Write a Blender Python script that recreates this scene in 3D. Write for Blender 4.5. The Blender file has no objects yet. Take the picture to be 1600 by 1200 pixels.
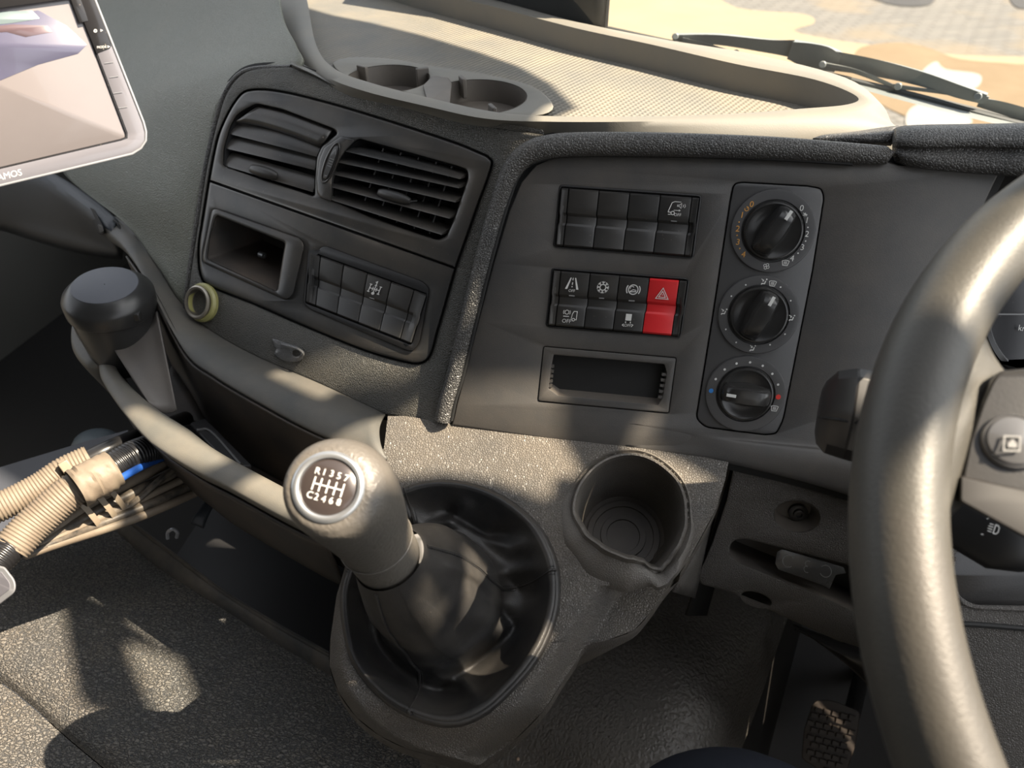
import bpy, bmesh, math, random
from mathutils import Vector, Matrix, geometry, noise
random.seed(7)
rad = math.radians
SC = bpy.context.scene
COL = SC.collection

# ------------------------------------------------------------------ camera
FPX = 1150.0
PITCH, YAW = rad(40), rad(8.6)
Z = Vector((0, 0, 1))
FH = Vector((-math.sin(YAW), math.cos(YAW), 0))
CR = Vector((math.cos(YAW), math.sin(YAW), 0))
CF = FH * math.cos(PITCH) - Z * math.sin(PITCH)
CU = FH * math.sin(PITCH) + Z * math.cos(PITCH)
CC = Vector((0, 0, 1.35))
cd = bpy.data.cameras.new('camera'); cam = bpy.data.objects.new('camera', cd); COL.objects.link(cam)
cd.sensor_width = 36; cd.lens = 36 * FPX / 1600; cd.clip_start = .02; cd.clip_end = 200
mw = Matrix((CR, CU, -CF)).transposed().to_4x4(); mw.translation = CC
cam.matrix_world = mw
SC.camera = cam
cd.dof.use_dof = True; cd.dof.focus_distance = .575; cd.dof.aperture_fstop = 8

# ------------------------------------------------------------------ light
w = bpy.data.worlds.new('sky'); SC.world = w; w.use_nodes = True
nt = w.node_tree; nt.nodes.clear()
sk = nt.nodes.new('ShaderNodeTexSky'); sk.sky_type = 'NISHITA'; sk.sun_disc = False
sk.sun_elevation = rad(50); sk.sun_rotation = rad(85); sk.air_density = 1.0; sk.dust_density = 1.5
hs = nt.nodes.new('ShaderNodeHueSaturation'); hs.inputs['Saturation'].default_value = .18
bg = nt.nodes.new('ShaderNodeBackground'); bg.inputs['Strength'].default_value = .29
wo = nt.nodes.new('ShaderNodeOutputWorld')
nt.links.new(sk.outputs[0], hs.inputs['Color']); nt.links.new(hs.outputs[0], bg.inputs[0]); nt.links.new(bg.outputs[0], wo.inputs[0])
SUN = Vector((.60, .03, .78)).normalized()
sd = bpy.data.lights.new('sun', 'SUN'); sd.energy = 16.5; sd.angle = rad(.3); sd.color = (1, .84, .65)
so = bpy.data.objects.new('sun', sd); COL.objects.link(so)
so.rotation_euler = SUN.to_track_quat('Z', 'Y').to_euler(); so.location = (2, 0, 4)
SC.view_settings.view_transform = 'Standard'; SC.view_settings.look = 'None'
SC.view_settings.gamma = 1; SC.view_settings.use_curve_mapping = False
SC.view_settings.exposure = .32
SC.cycles.use_denoising = True
SC.cycles.max_bounces = 6; SC.cycles.diffuse_bounces = 3; SC.cycles.glossy_bounces = 3
SC.cycles.sample_clamp_indirect = 4

# ------------------------------------------------------------------ geometry of the place
def ray(x, y): return CF + CR * ((x - 800) / FPX) - CU * ((y - 600) / FPX)
def D(x, y, d): return CC + ray(x, y) * d
class Plane:
    """a plane of the cab: point, turn about the vertical, lean of its top"""
    def __init__(s, p, turn, lean):
        t, a = rad(turn), rad(lean)
        pf = Vector((-math.sin(t), math.cos(t), 0))
        s.p = p; s.n = -math.cos(a) * pf + math.sin(a) * Z
        s.h = Vector((math.cos(t), math.sin(t), 0)); s.u = s.n.cross(s.h)
    def d(s, x, y, off=0.0):
        return (s.n.dot(s.p + s.n * off - CC)) / s.n.dot(ray(x, y))
    def at(s, x, y, off=0.0): return D(x, y, s.d(x, y, off))
FA = Plane(D(1187, 490, .56), 0, 27)
LP = Plane(D(690, 655, FA.d(690, 655)), -21, 33)
KP = Plane(D(1000, 700, FA.d(1000, 700)), 0, 67)
TP = Plane(Vector((0, 0, 1.142)), 0, 90)          # rim of the tray
TF = Plane(Vector((0, 0, 1.118)), 0, 90)          # its floor
RM = Plane(Vector((0, 0, .905)), 0, 90)           # lip of the trough
MP = Plane(Vector((0, 0, .69)), 0, 90)            # mat on the engine tunnel

def cr_pts(P, n, closed=False):
    """Catmull-Rom through points (any Vector size), n steps per span"""
    N = len(P); out = []
    spans = N if closed else N - 1
    for i in range(spans):
        if closed: a, b, c, d = P[(i - 1) % N], P[i], P[(i + 1) % N], P[(i + 2) % N]
        else:
            b, c = P[i], P[i + 1]
            a = P[i - 1] if i > 0 else b * 2 - c
            d = P[i + 2] if i + 2 < N else c * 2 - b
        for k in range(n):
            t = k / n
            out.append(.5 * ((2 * b) + (c - a) * t + (2 * a - 5 * b + 4 * c - d) * t * t + (3 * b - a - 3 * c + d) * t ** 3))
    if not closed: out.append(P[-1].copy())
    return out
def V2(l): return [Vector((float(a[0]), float(a[1]))) for a in l]
def spl(pts, n=5): return [tuple(v) for v in cr_pts(V2(pts), n, True)]
def ospl(pts, n=5): return [tuple(v) for v in cr_pts(V2(pts), n, False)]
def rnd(pts, r, n=4):
    """polygon with rounded corners; r one number or one per corner"""
    P = V2(pts); out = []; N = len(P)
    for i in range(N):
        rr = r[i] if isinstance(r, (list, tuple)) else r
        a, b, c = P[i - 1], P[i], P[(i + 1) % N]
        u = (a - b); v = (c - b); q = min(rr, u.length * .48, v.length * .48)
        if q < .2: out.append(tuple(b)); continue
        p0, p1 = b + u.normalized() * q, b + v.normalized() * q
        for k in range(n + 1):
            t = k / n; out.append(tuple(p0 * (1 - t) ** 2 + b * 2 * t * (1 - t) + p1 * t * t))
    return out
def area(P): return .5 * sum(P[i - 1][0] * P[i][1] - P[i][0] * P[i - 1][1] for i in range(len(P)))
def inset(P, d):
    """shift a loop inwards by d"""
    s = 1 if area(P) > 0 else -1; N = len(P); out = []
    for i in range(N):
        a, b, c = P[i - 1], P[i], P[(i + 1) % N]
        e1 = Vector((b[0] - a[0], b[1] - a[1])); e2 = Vector((c[0] - b[0], c[1] - b[1]))
        if e1.length < 1e-6: e1 = e2
        if e2.length < 1e-6: e2 = e1
        e1.normalize(); e2.normalize()
        n1 = Vector((-e1.y, e1.x)); n2 = Vector((-e2.y, e2.x)); m = n1 + n2
        if m.length < 1e-4: m = n1
        m.normalize(); k = d / max(.45, m.dot(n1))
        out.append((b[0] + s * m.x * k, b[1] + s * m.y * k))
    return out
def ellipse(cx, cy, rx, ry, n=48, rot=0):
    c, s = math.cos(rot), math.sin(rot)
    return [(cx + rx * math.cos(t) * c - ry * math.sin(t) * s, cy + rx * math.cos(t) * s + ry * math.sin(t) * c)
            for t in (2 * math.pi * k / n for k in range(n))]

# ------------------------------------------------------------------ mesh building
class MB:
    def __init__(s): s.v = []; s.f = []
    def add(s, pts): i = len(s.v); s.v += [Vector(p) for p in pts]; return i
    def loft(s, rings, close=True, cap0=False, cap1=False, wrap=False):
        n = len(rings[0]); b = [s.add(r) for r in rings]
        m = n if close else n - 1
        for k in range(len(rings) if wrap else len(rings) - 1):
            p, q = b[k], b[(k + 1) % len(rings)]
            for i in range(m):
                j = (i + 1) % n; s.f.append((p + i, p + j, q + j, q + i))
        if cap0: s.f.append(tuple(b[0] + i for i in range(n)))
        if cap1: s.f.append(tuple(b[-1] + i for i in reversed(range(n))))
        return s
    def box(s, o, a, b, c):
        """box centred at o with half-vectors a, b, c"""
        i = s.add([o + a * x + b * y + c * z for z in (-1, 1) for x, y in ((-1, -1), (1, -1), (1, 1), (-1, 1))])
        s.f += [(i, i+3, i+2, i+1), (i+4, i+5, i+6, i+7)] + [(i+k, i+(k+1) % 4, i+4+(k+1) % 4, i+4+k) for k in range(4)]
        return s
    def plate(s, outer, holes, pl, top, bot, bev=1.0, back=False):
        """plate in plane pl, outlines in picture units, bevelled edges"""
        loops = [outer] + list(holes)
        caps = []
        for k, lp in enumerate(loops):
            d = bev if k == 0 else -bev
            l1, l2 = inset(lp, d * .3), inset(lp, d)
            th = top - bot; bz = min(th * .5, bev * .00055)
            s.loft([[pl.at(x, y, bot) for x, y in lp], [pl.at(x, y, top - bz) for x, y in lp],
                    [pl.at(x, y, top - bz * .3) for x, y in l1], [pl.at(x, y, top) for x, y in l2]])
            caps.append((l2, len(s.v) - len(lp)))
        idx = [c[1] + i for c in caps for i in range(len(c[0]))]
        for t in geometry.tessellate_polygon([[Vector((x, y, 0)) for x, y in c[0]] for c in caps]):
            s.f.append(tuple(idx[i] for i in t))
        if back:
            flat = []
            for lp in loops: flat += lp
            i0 = s.add([pl.at(x, y, bot) for x, y in flat])
            for t in geometry.tessellate_polygon([[Vector((x, y, 0)) for x, y in lp] for lp in loops]):
                s.f.append(tuple(i0 + i for i in t))
        return s
    def well(s, lp, pl, top, bot, shrink=0.0, floor=True, way=None):
        """inside of a recess"""
        l2 = inset(lp, shrink)
        rings = [[pl.at(x, y, top) for x, y in lp]]
        # walls run straight back along the plane's normal
        rings.append([pl.at(x, y, top) + (way or pl.n) * (bot - top) for x, y in l2])
        s.loft(rings, cap1=False)
        if floor:
            i0 = s.add(rings[1])
            for t in geometry.tessellate_polygon([[Vector((x, y, 0)) for x, y in l2]]):
                s.f.append(tuple(i0 + i for i in t))
        return s
    def tube(s, pts, r, n=12, cap=True, flat=None, steps=1):
        """tube along 3D points; r number or list; flat=(vector, factor) squashes it"""
        pts = [Vector(p) for p in pts]
        R_ = r if isinstance(r, (list, tuple)) else [r] * len(pts)
        if steps > 1:
            q = cr_pts([Vector((*p, k)) for p, k in zip(pts, R_)], steps)
            pts = [Vector(v[:3]) for v in q]; R_ = [v[3] for v in q]
        up = None; rings = []
        for i, p in enumerate(pts):
            t = (pts[min(i + 1, len(pts) - 1)] - pts[max(i - 1, 0)]).normalized()
            if up is None:
                up = Z if abs(t.z) < .9 else Vector((1, 0, 0))
                if flat: up = flat[0]
            x = up - t * up.dot(t)
            x = x.normalized() if x.length > 1e-5 else t.orthogonal().normalized()
            up = x if not flat else flat[0]
            y = t.cross(x)
            fx = flat[1] if flat else 1.0
            rings.append([p + (x * math.cos(a) * fx + y * math.sin(a)) * R_[i] for a in (2 * math.pi * k / n for k in range(n))])
        return s.loft(rings, cap0=cap, cap1=cap)
    def lathe(s, o, ax, prof, n=40, a0=0, a1=360, ref=None, cap0=False, cap1=False):
        """profile of (radius, height) turned about ax"""
        ax = ax.normalized(); x = (ref - ax * ref.dot(ax)).normalized() if ref else ax.orthogonal().normalized(); y = ax.cross(x)
        full = a1 - a0 >= 360; m = n if full else n + 1
        rings = [[o + ax * h + (x * math.cos(t) + y * math.sin(t)) * r for t in (rad(a0 + (a1 - a0) * k / n) for k in range(m))] for r, h in prof]
        return s.loft(rings, close=full, cap0=cap0, cap1=cap1)
    def surf(s, rows, nu=6, nv=6):
        """smooth surface through a grid of 3D points"""
        R_ = [cr_pts([Vector(p) for p in r], nu) for r in rows]
        cols = [cr_pts([r[i] for r in R_], nv) for i in range(len(R_[0]))]
        return s.loft([[c[k] for c in cols] for k in range(len(cols[0]))], close=False)
    def build(s, name, mt, parent=None, solid=0, solid_off=-1, sub=0, smooth=38, bevel=0, weld=True):
        me = bpy.data.meshes.new(name); me.from_pydata([tuple(v) for v in s.v], [], s.f)
        bm = bmesh.new(); bm.from_mesh(me)
        if weld: bmesh.ops.remove_doubles(bm, verts=bm.verts, dist=2e-6)
        bmesh.ops.dissolve_degenerate(bm, dist=1e-7, edges=bm.edges)
        bmesh.ops.recalc_face_normals(bm, faces=bm.faces)
        for f in bm.faces: f.smooth = True
        bm.to_mesh(me); bm.free()
        me.set_sharp_from_angle(angle=rad(smooth))
        me.materials.append(mt)
        o = bpy.data.objects.new(name, me); COL.objects.link(o)
        if parent: hang(o, parent)
        if bevel:
            m = o.modifiers.new('bevel', 'BEVEL'); m.width = bevel; m.segments = 2; m.limit_method = 'ANGLE'; m.angle_limit = rad(40)
        if sub:
            m = o.modifiers.new('sub', 'SUBSURF'); m.levels = m.render_levels = sub
        if solid:
            m = o.modifiers.new('solid', 'SOLIDIFY'); m.thickness = solid; m.offset = solid_off
        return o
WORLD = {}
def hang(o, parent):
    o.parent = parent
    o.matrix_parent_inverse = Matrix.Translation(-WORLD.get(parent.name, Vector((0, 0, 0))))
def thing(name, label, cat, loc, group=None):
    o = bpy.data.objects.new(name, None); COL.objects.link(o); o.location = loc
    o.empty_display_size = .02
    WORLD[o.name] = Vector(loc); o['label'] = label; o['category'] = cat
    if group: o['group'] = group
    return o
def tag(o, label, cat, group=None, kind=None):
    o['label'] = label; o['category'] = cat
    if group: o['group'] = group
    if kind: o['kind'] = kind
    return o
def structure(o): o['kind'] = 'structure'; return o

class Frame:
    """local drawing frame in a plane: origin and unit vectors in picture units"""
    def __init__(s, pl, cx, cy, ux, uy, off): s.a = (pl, cx, cy, ux, uy, off)
    def __call__(s, u, v, e=0.0):
        pl, cx, cy, ux, uy, off = s.a
        return pl.at(cx + ux[0] * u + uy[0] * v, cy + ux[1] * u + uy[1] * v, off + e)
def stroke(mb, fr, pts, wd, closed=False, h=.00012):
    P = V2(pts); N = len(P); L_, R_ = [], []
    for i in range(N):
        a = P[(i - 1) % N] if (closed or i > 0) else P[i]
        c = P[(i + 1) % N] if (closed or i < N - 1) else P[i]
        e1 = (P[i] - a); e2 = (c - P[i])
        if e1.length < 1e-9: e1 = e2
        if e2.length < 1e-9: e2 = e1
        e1.normalize(); e2.normalize(); t = e1 + e2
        t = t.normalized() if t.length > 1e-3 else e1
        nn = Vector((-t.y, t.x)); k = wd / 2 / max(.5, nn.dot(Vector((-e1.y, e1.x))))
        L_.append(P[i] + nn * k); R_.append(P[i] - nn * k)
    rings = [[fr(*a, 0), fr(*a, h), fr(*b, h), fr(*b, 0)] for a, b in zip(L_, R_)]
    mb.loft(rings, wrap=closed, cap0=not closed, cap1=not closed)
def fill(mb, fr, pts, h=.00012):
    i = mb.add([fr(u, v, h) for u, v in pts]); mb.f.append(tuple(range(i, i + len(pts))))
    j = mb.add([fr(u, v, 0) for u, v in pts])
    n = len(pts)
    for k in range(n): mb.f.append((i + k, i + (k + 1) % n, j + (k + 1) % n, j + k))
def circ(cx, cy, r, n=20, a0=0, a1=360):
    m = n if a1 - a0 >= 360 else n + 1
    return [(cx + r * math.cos(rad(a0 + (a1 - a0) * k / n)), cy + r * math.sin(rad(a0 + (a1 - a0) * k / n))) for k in range(m)]
def letters(mb, fr, s, size, cx=0, cy=0, h=.00012):
    """lettering centred on (cx, cy); v points down in the frame"""
    cu = bpy.data.curves.new('t', 'FONT'); cu.body = s; cu.size = 1; cu.align_x = 'CENTER'; cu.align_y = 'CENTER'; cu.resolution_u = 3
    o = bpy.data.objects.new('t', cu); COL.objects.link(o); bpy.context.view_layer.update()
    me = o.to_mesh()
    i0 = mb.add([fr(cx + v.co.x * size, cy - v.co.y * size, h) for v in me.vertices])
    for p in me.polygons: mb.f.append(tuple(i0 + k for k in p.vertices))
    o.to_mesh_clear(); bpy.data.objects.remove(o); bpy.data.curves.remove(cu)

# ------------------------------------------------------------------ materials
def mat(name, col, rough=.5, bump=0.0, bscale=900.0, btype='grain', dust=0.0, dustcol=(.36, .29, .21), spec=.5, metal=0.0,
        trans=0.0, emit=None, coat=0.0, speck=0.0, dscale=18.0, bdist=.0006):
    m = bpy.data.materials.new(name); m.use_nodes = True; t = m.node_tree; N = t.nodes; Lk = t.links
    b = N['Principled BSDF']; b.inputs['Base Color'].default_value = (*col, 1); b.inputs['Roughness'].default_value = rough
    b.inputs['Specular IOR Level'].default_value = spec; b.inputs['Metallic'].default_value = metal
    b.inputs['Transmission Weight'].default_value = trans; b.inputs['Coat Weight'].default_value = coat
    if emit: b.inputs['Emission Color'].default_value = (*emit[0], 1); b.inputs['Emission Strength'].default_value = emit[1]
    tc = N.new('ShaderNodeTexCoord')
    def noise_(scale, detail=3, rg=.5):
        n = N.new('ShaderNodeTexNoise'); n.inputs['Scale'].default_value = scale; n.inputs['Detail'].default_value = detail
        n.inputs['Roughness'].default_value = rg; Lk.new(tc.outputs['Object'], n.inputs['Vector']); return n
    def ramp(src, lo, hi, a=(0, 0, 0, 1), c=(1, 1, 1, 1)):
        r = N.new('ShaderNodeValToRGB'); r.color_ramp.elements[0].position = lo; r.color_ramp.elements[1].position = hi
        r.color_ramp.elements[0].color = a; r.color_ramp.elements[1].color = c; Lk.new(src, r.inputs[0]); return r
    cur = None
    if dust:
        n = noise_(dscale, 5, .6); r = ramp(n.outputs[0], .36, .72)
        mul = N.new('ShaderNodeMath'); mul.operation = 'MULTIPLY'; mul.inputs[1].default_value = dust; Lk.new(r.outputs[0], mul.inputs[0])
        mx = N.new('ShaderNodeMixRGB'); mx.inputs[1].default_value = (*col, 1); mx.inputs[2].default_value = (*dustcol, 1)
        Lk.new(mul.outputs[0], mx.inputs[0]); cur = mx.outputs[0]
    if speck:
        v = N.new('ShaderNodeTexVoronoi'); v.inputs['Scale'].default_value = 260; v.inputs['Randomness'].default_value = 1
        Lk.new(tc.outputs['Object'], v.inputs['Vector'])
        n2 = noise_(37, 2); r = ramp(v.outputs['Distance'], .05, .11, (1, 1, 1, 1), (0, 0, 0, 1)); r2 = ramp(n2.outputs[0], .5, .62)
        mu = N.new('ShaderNodeMath'); mu.operation = 'MULTIPLY'; Lk.new(r.outputs[0], mu.inputs[0]); Lk.new(r2.outputs[0], mu.inputs[1])
        mu2 = N.new('ShaderNodeMath'); mu2.operation = 'MULTIPLY'; mu2.inputs[1].default_value = speck; Lk.new(mu.outputs[0], mu2.inputs[0])
        mx = N.new('ShaderNodeMixRGB'); mx.inputs[2].default_value = (.4, .35, .28, 1)
        if cur: Lk.new(cur, mx.inputs[1])
        else: mx.inputs[1].default_value = (*col, 1)
        Lk.new(mu2.outputs[0], mx.inputs[0]); cur = mx.outputs[0]
    if bump:
        if btype == 'grain':
            n = noise_(bscale, 2); src = n.outputs[0]
        elif btype == 'pebble':
            v = N.new('ShaderNodeTexVoronoi'); v.feature = 'SMOOTH_F1'; v.inputs['Scale'].default_value = bscale
            n = noise_(bscale * .5, 2); ad = N.new('ShaderNodeMixRGB'); ad.blend_type = 'ADD'; ad.inputs[0].default_value = .006
            Lk.new(tc.outputs['Object'], ad.inputs[1]); Lk.new(n.outputs['Color'], ad.inputs[2]); Lk.new(ad.outputs[0], v.inputs['Vector'])
            r = ramp(v.outputs['Distance'], .1, .75, (1, 1, 1, 1), (0, 0, 0, 1)); src = r.outputs[0]
        elif btype == 'leather':
            v = N.new('ShaderNodeTexVoronoi'); v.feature = 'DISTANCE_TO_EDGE'; v.inputs['Scale'].default_value = bscale
            Lk.new(tc.outputs['Object'], v.inputs['Vector']); r = ramp(v.outputs['Distance'], .0, .22); src = r.outputs[0]
        elif btype == 'knurl':
            mp = N.new('ShaderNodeMapping'); mp.inputs['Rotation'].default_value = (0, 0, rad(28)); Lk.new(tc.outputs['Object'], mp.inputs[0])
            wv = []
            for dr in ('X', 'Y'):
                wt = N.new('ShaderNodeTexWave'); wt.bands_direction = dr; wt.inputs['Scale'].default_value = 62; Lk.new(mp.outputs[0], wt.inputs['Vector']); wv.append(wt)
            sx = N.new('ShaderNodeSeparateXYZ'); Lk.new(mp.outputs[0], sx.inputs[0])
            mr = N.new('ShaderNodeMapRange'); mr.inputs['From Min'].default_value = -.48; mr.inputs['From Max'].default_value = -.33; Lk.new(sx.outputs[0], mr.inputs[0])
            mx0 = N.new('ShaderNodeMixRGB'); mx0.inputs[1].default_value = (1, 1, 1, 1); Lk.new(mr.outputs[0], mx0.inputs[0]); Lk.new(wv[1].outputs['Fac'], mx0.inputs[2])
            mu0 = N.new('ShaderNodeMixRGB'); mu0.blend_type = 'MULTIPLY'; mu0.inputs[0].default_value = 1; Lk.new(wv[0].outputs['Fac'], mu0.inputs[1]); Lk.new(mx0.outputs[0], mu0.inputs[2]); src = mu0.outputs[0]
        elif btype == 'bark':
            n0 = noise_(bscale * .6, 2)
            mp = N.new('ShaderNodeMapping'); mp.inputs['Rotation'].default_value = (0, 0, rad(-35)); mp.inputs['Scale'].default_value = (.42, 1.15, 1)
            ad = N.new('ShaderNodeMixRGB'); ad.blend_type = 'ADD'; ad.inputs[0].default_value = .0055
            Lk.new(tc.outputs['Object'], ad.inputs[1]); Lk.new(n0.outputs['Color'], ad.inputs[2]); Lk.new(ad.outputs[0], mp.inputs[0])
            v = N.new('ShaderNodeTexVoronoi'); v.feature = 'DISTANCE_TO_EDGE'; v.inputs['Scale'].default_value = bscale
            Lk.new(mp.outputs[0], v.inputs['Vector']); r = ramp(v.outputs['Distance'], .02, .28); src = r.outputs[0]
            # darker colour in the valleys of the grain
            mx = N.new('ShaderNodeMixRGB'); mx.inputs[1].default_value = (.030, .032, .034, 1)
            if cur: Lk.new(cur, mx.inputs[2])
            else: mx.inputs[2].default_value = (*col, 1)
            r5 = ramp(v.outputs['Distance'], .02, .16); Lk.new(r5.outputs[0], mx.inputs[0]); cur = mx.outputs[0]
        bp = N.new('ShaderNodeBump'); bp.inputs['Strength'].default_value = bump; bp.inputs['Distance'].default_value = bdist
        Lk.new(src, bp.inputs['Height']); Lk.new(bp.outputs[0], b.inputs['Normal'])
    if cur: Lk.new(cur, b.inputs['Base Color'])
    return m
M = {}
M['skin_grey'] = mat('grained dash skin', (.068, .068, .062), .47, .7, 600, 'leather', dust=.10, bdist=.0007)
M['skin_side'] = mat('grey side skin', (.118, .125, .100), .47, .6, 480, 'leather', dust=.06, bdist=.0007)
M['trim'] = mat('padded trim skin', (.050, .050, .050), .42, .8, 480, 'leather', dust=.08, bdist=.0007)
M['fascia'] = mat('fascia plastic', (.062, .060, .059), .46, .35, 1500, 'grain', dust=.10, speck=.12, bdist=.0003)
M['vent_plastic'] = mat('smooth vent plastic', (.034, .034, .034), .30, .12, 1500, 'grain', dust=.12, speck=.35, bdist=.0002)
M['key'] = mat('key plastic', (.022, .022, .022), .42, .1, 1500, 'grain', dust=.05, speck=.25, bdist=.0002)
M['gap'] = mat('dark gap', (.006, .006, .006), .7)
M['red'] = mat('red key', (.62, .018, .022), .42, .08, 1500, 'grain')
M['white'] = mat('white print', (.62, .62, .60), .6)
M['grey_print'] = mat('grey print', (.22, .22, .22), .6)
M['orange'] = mat('orange print', (.62, .30, .06), .6)
M['blue'] = mat('blue dot', (.03, .22, .62), .5)
M['reddot'] = mat('red dot', (.65, .03, .02), .5)
M['dial'] = mat('dial plastic', (.058, .058, .060), .42, .08, 1500, 'grain', dust=.03)
M['knob_gloss'] = mat('knob plastic', (.022, .022, .022), .24, dust=.03, speck=.15)
M['tray'] = mat('tray plastic', (.15, .145, .13), .62, .3, 1200, 'grain', dust=.3, dustcol=(.24, .205, .15), bdist=.0003)
M['tray_floor'] = mat('tray mat', (.145, .14, .125), .6, .7, 1300, 'knurl', dust=.45, dustcol=(.26, .22, .16), bdist=.0015)
M['console'] = mat('console skin', (.092, .085, .077), .46, .75, 520, 'leather', dust=.18, speck=.03, bdist=.0007)
M['cup_out'] = mat('cup shell', (.092, .085, .077), .46, .4, 520, 'leather', dust=.14, bdist=.0005)
M['cup'] = mat('cup plastic', (.075, .067, .060), .5, .15, 1000, 'grain', dust=.18)
M['ledge'] = mat('ledge skin', (.062, .062, .058), .5, .35, 1300, 'grain', dust=.14, bdist=.0003)
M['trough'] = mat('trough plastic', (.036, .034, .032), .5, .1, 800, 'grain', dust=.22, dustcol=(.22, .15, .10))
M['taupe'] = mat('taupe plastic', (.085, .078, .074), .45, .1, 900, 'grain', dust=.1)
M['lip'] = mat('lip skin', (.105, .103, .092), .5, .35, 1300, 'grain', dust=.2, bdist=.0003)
M['knob'] = mat('worn knob rubber', (.085, .079, .070), .45, .5, 420, 'pebble', dust=.35, dustcol=(.14, .12, .095), bdist=.0004)
M['leather'] = mat('black leather', (.020, .020, .021), .38, .3, 900, 'leather', dust=.24, speck=.25, dustcol=(.18, .155, .125), bdist=.00025)
M['thread'] = mat('thread', (.018, .018, .018), .7)
M['ring'] = mat('ring metal', (.40, .42, .44), .3, metal=.8)
M['badge'] = mat('badge face', (.035, .028, .026), .22, coat=.4)
M['wheel'] = mat('wheel skin', (.048, .045, .039), .48, .3, 700, 'pebble', dust=.25, dustcol=(.11, .10, .08), bdist=.00025)
M['hub'] = mat('hub plastic', (.028, .027, .027), .30, .1, 1000, 'grain', dust=.03)
M['hub_dark'] = mat('hub dark plastic', (.020, .018, .017), .4)
M['gloss_button'] = mat('button plastic', (.10, .10, .105), .16, coat=.5)
M['lower'] = mat('lower panel plastic', (.078, .072, .066), .5, .6, 620, 'leather', dust=.05, bdist=.0007)
M['rubber'] = mat('rubber floor', (.125, .116, .105), .38, .9, 300, 'pebble', dust=.12, dustcol=(.2, .17, .13), bdist=.0012)
M['foot'] = mat('footwell black', (.022, .021, .020), .6, .3, 300, 'grain', dust=.12, dustcol=(.09, .075, .06))
M['mat'] = mat('tunnel mat', (.115, .112, .105), .55, 1.0, 420, 'bark', dust=.35, dustcol=(.22, .18, .13), bdist=.0010)
M['matlip'] = mat('bin lip', (.05, .05, .05), .6, .4, 500, 'grain', dust=.3)
M['black'] = mat('black plastic', (.012, .012, .013), .45)
M['ash_top'] = mat('lid plastic', (.075, .08, .095), .55, .2, 1500, 'grain')
M['ash'] = mat('cup black', (.022, .022, .022), .32, speck=.1)
M['conduit'] = mat('dusty conduit', (.135, .108, .080), .6, .2, 400, 'grain', dust=.8, dustcol=(.19, .158, .118), dscale=60)
M['conduit_black'] = mat('black conduit', (.012, .012, .013), .3)
M['tie'] = mat('dusty tie', (.19, .155, .115), .5, dust=.6)
M['cable_blue'] = mat('blue cable', (.015, .07, .30), .4)
M['cable_black'] = mat('black cable', (.02, .019, .018), .45, dust=.45, dscale=70)
M['yellow'] = mat('yellow ring', (.38, .36, .14), .3, trans=.25)
M['brass'] = mat('socket metal', (.38, .35, .30), .35, metal=.85, dust=.2)
M['clear'] = mat('clear plastic', (.30, .30, .30), .2, trans=.75)
M['silver'] = mat('silver frame', (.27, .28, .30), .35, metal=.3)
M['bezel'] = mat('monitor bezel', (.14, .14, .16), .2, dust=.2, dustcol=(.21, .205, .21), coat=.5)  # pale grey: sky reflection on the black bezel painted into its colour
M['bezel_dark'] = mat('monitor bezel strip', (.02, .02, .022), .15, speck=.5)
M['screen'] = mat('screen', (.15, .137, .14), .25, dust=.4, dustcol=(.20, .185, .186), coat=.5, dscale=9)  # dusty film, and the reflected sky painted in as a pale base
M['refl_blue'] = mat('screen reflection blue', (.070, .070, .115), .25, dust=.3, dustcol=(.10, .10, .14), coat=.5)  # these three colours paint the reflections seen in the monitor glass
M['refl_brown'] = mat('screen reflection brown', (.10, .07, .08), .25, coat=.5)
M['refl_sky'] = mat('screen reflection sky', (.13, .17, .18), .25, coat=.5)
M['cloth'] = mat('navy cloth', (.010, .012, .018), .85, .5, 1600, 'grain', spec=.2)
M['metal_dark'] = mat('wiper metal', (.155, .175, .178), .4, dust=.25, dustcol=(.36, .34, .30))
M['wiper_rubber'] = mat('wiper rubber', (.045, .05, .052), .5)
M['pedal'] = mat('pedal rubber', (.032, .026, .022), .6, dust=.5, dustcol=(.075, .055, .04))
M['navy'] = mat('dark passenger panel', (.022, .026, .032), .5, .3, 800, 'grain')
M['crumb'] = mat('crumb', (.42, .30, .22), .8)
def glass_mat():
    m = bpy.data.materials.new('glass'); m.use_nodes = True; t = m.node_tree; t.nodes.clear()
    o = t.nodes.new('ShaderNodeOutputMaterial'); a = t.nodes.new('ShaderNodeBsdfTransparent'); g = t.nodes.new('ShaderNodeBsdfGlossy')
    a.inputs[0].default_value = (.95, .97, .96, 1); g.inputs['Roughness'].default_value = .02
    x = t.nodes.new('ShaderNodeMixShader'); x.inputs[0].default_value = .04
    t.links.new(a.outputs[0], x.inputs[1]); t.links.new(g.outputs[0], x.inputs[2]); t.links.new(x.outputs[0], o.inputs[0])
    return m
M['glass'] = glass_mat()

# ================================================================== DASHBOARD SHELL
VF = [(394,142),(372,155),(347,201),(334,251),(319,339),(312,386),(315,429),(332,447),(397,473),(484,511),(571,546),(630,563),(656,566),(671,554),
      (682,517),(694,476),(711,417),(722,386),(744,323),(766,262),(763,248),(748,240),(706,223),(612,192),(519,164),(441,145)]
VFs = spl(VF, 4)
dash = thing('dashboard', 'dark grey grained dashboard shell wrapping round the air vents and the switch panel', 'dashboard', tuple(LP.at(500, 560)))
sur = [(456,105),(400,108),(374,120),(354,147),(340,190),(324,260),(310,350),(298,430),(290,487),(333,520),(400,557),(500,600),(600,647),(682,663),
       (689,640),(712,560),(738,450),(766,340),(788,275),(812,232),(850,211)]
sur_top = [(756,196),(680,177),(600,158),(530,138),(490,118)]
loop = ospl(sur[:9], 4)[:-1] + ospl(sur[8:13], 4)[:-1] + ospl(sur[12:], 4) + sur_top
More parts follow.
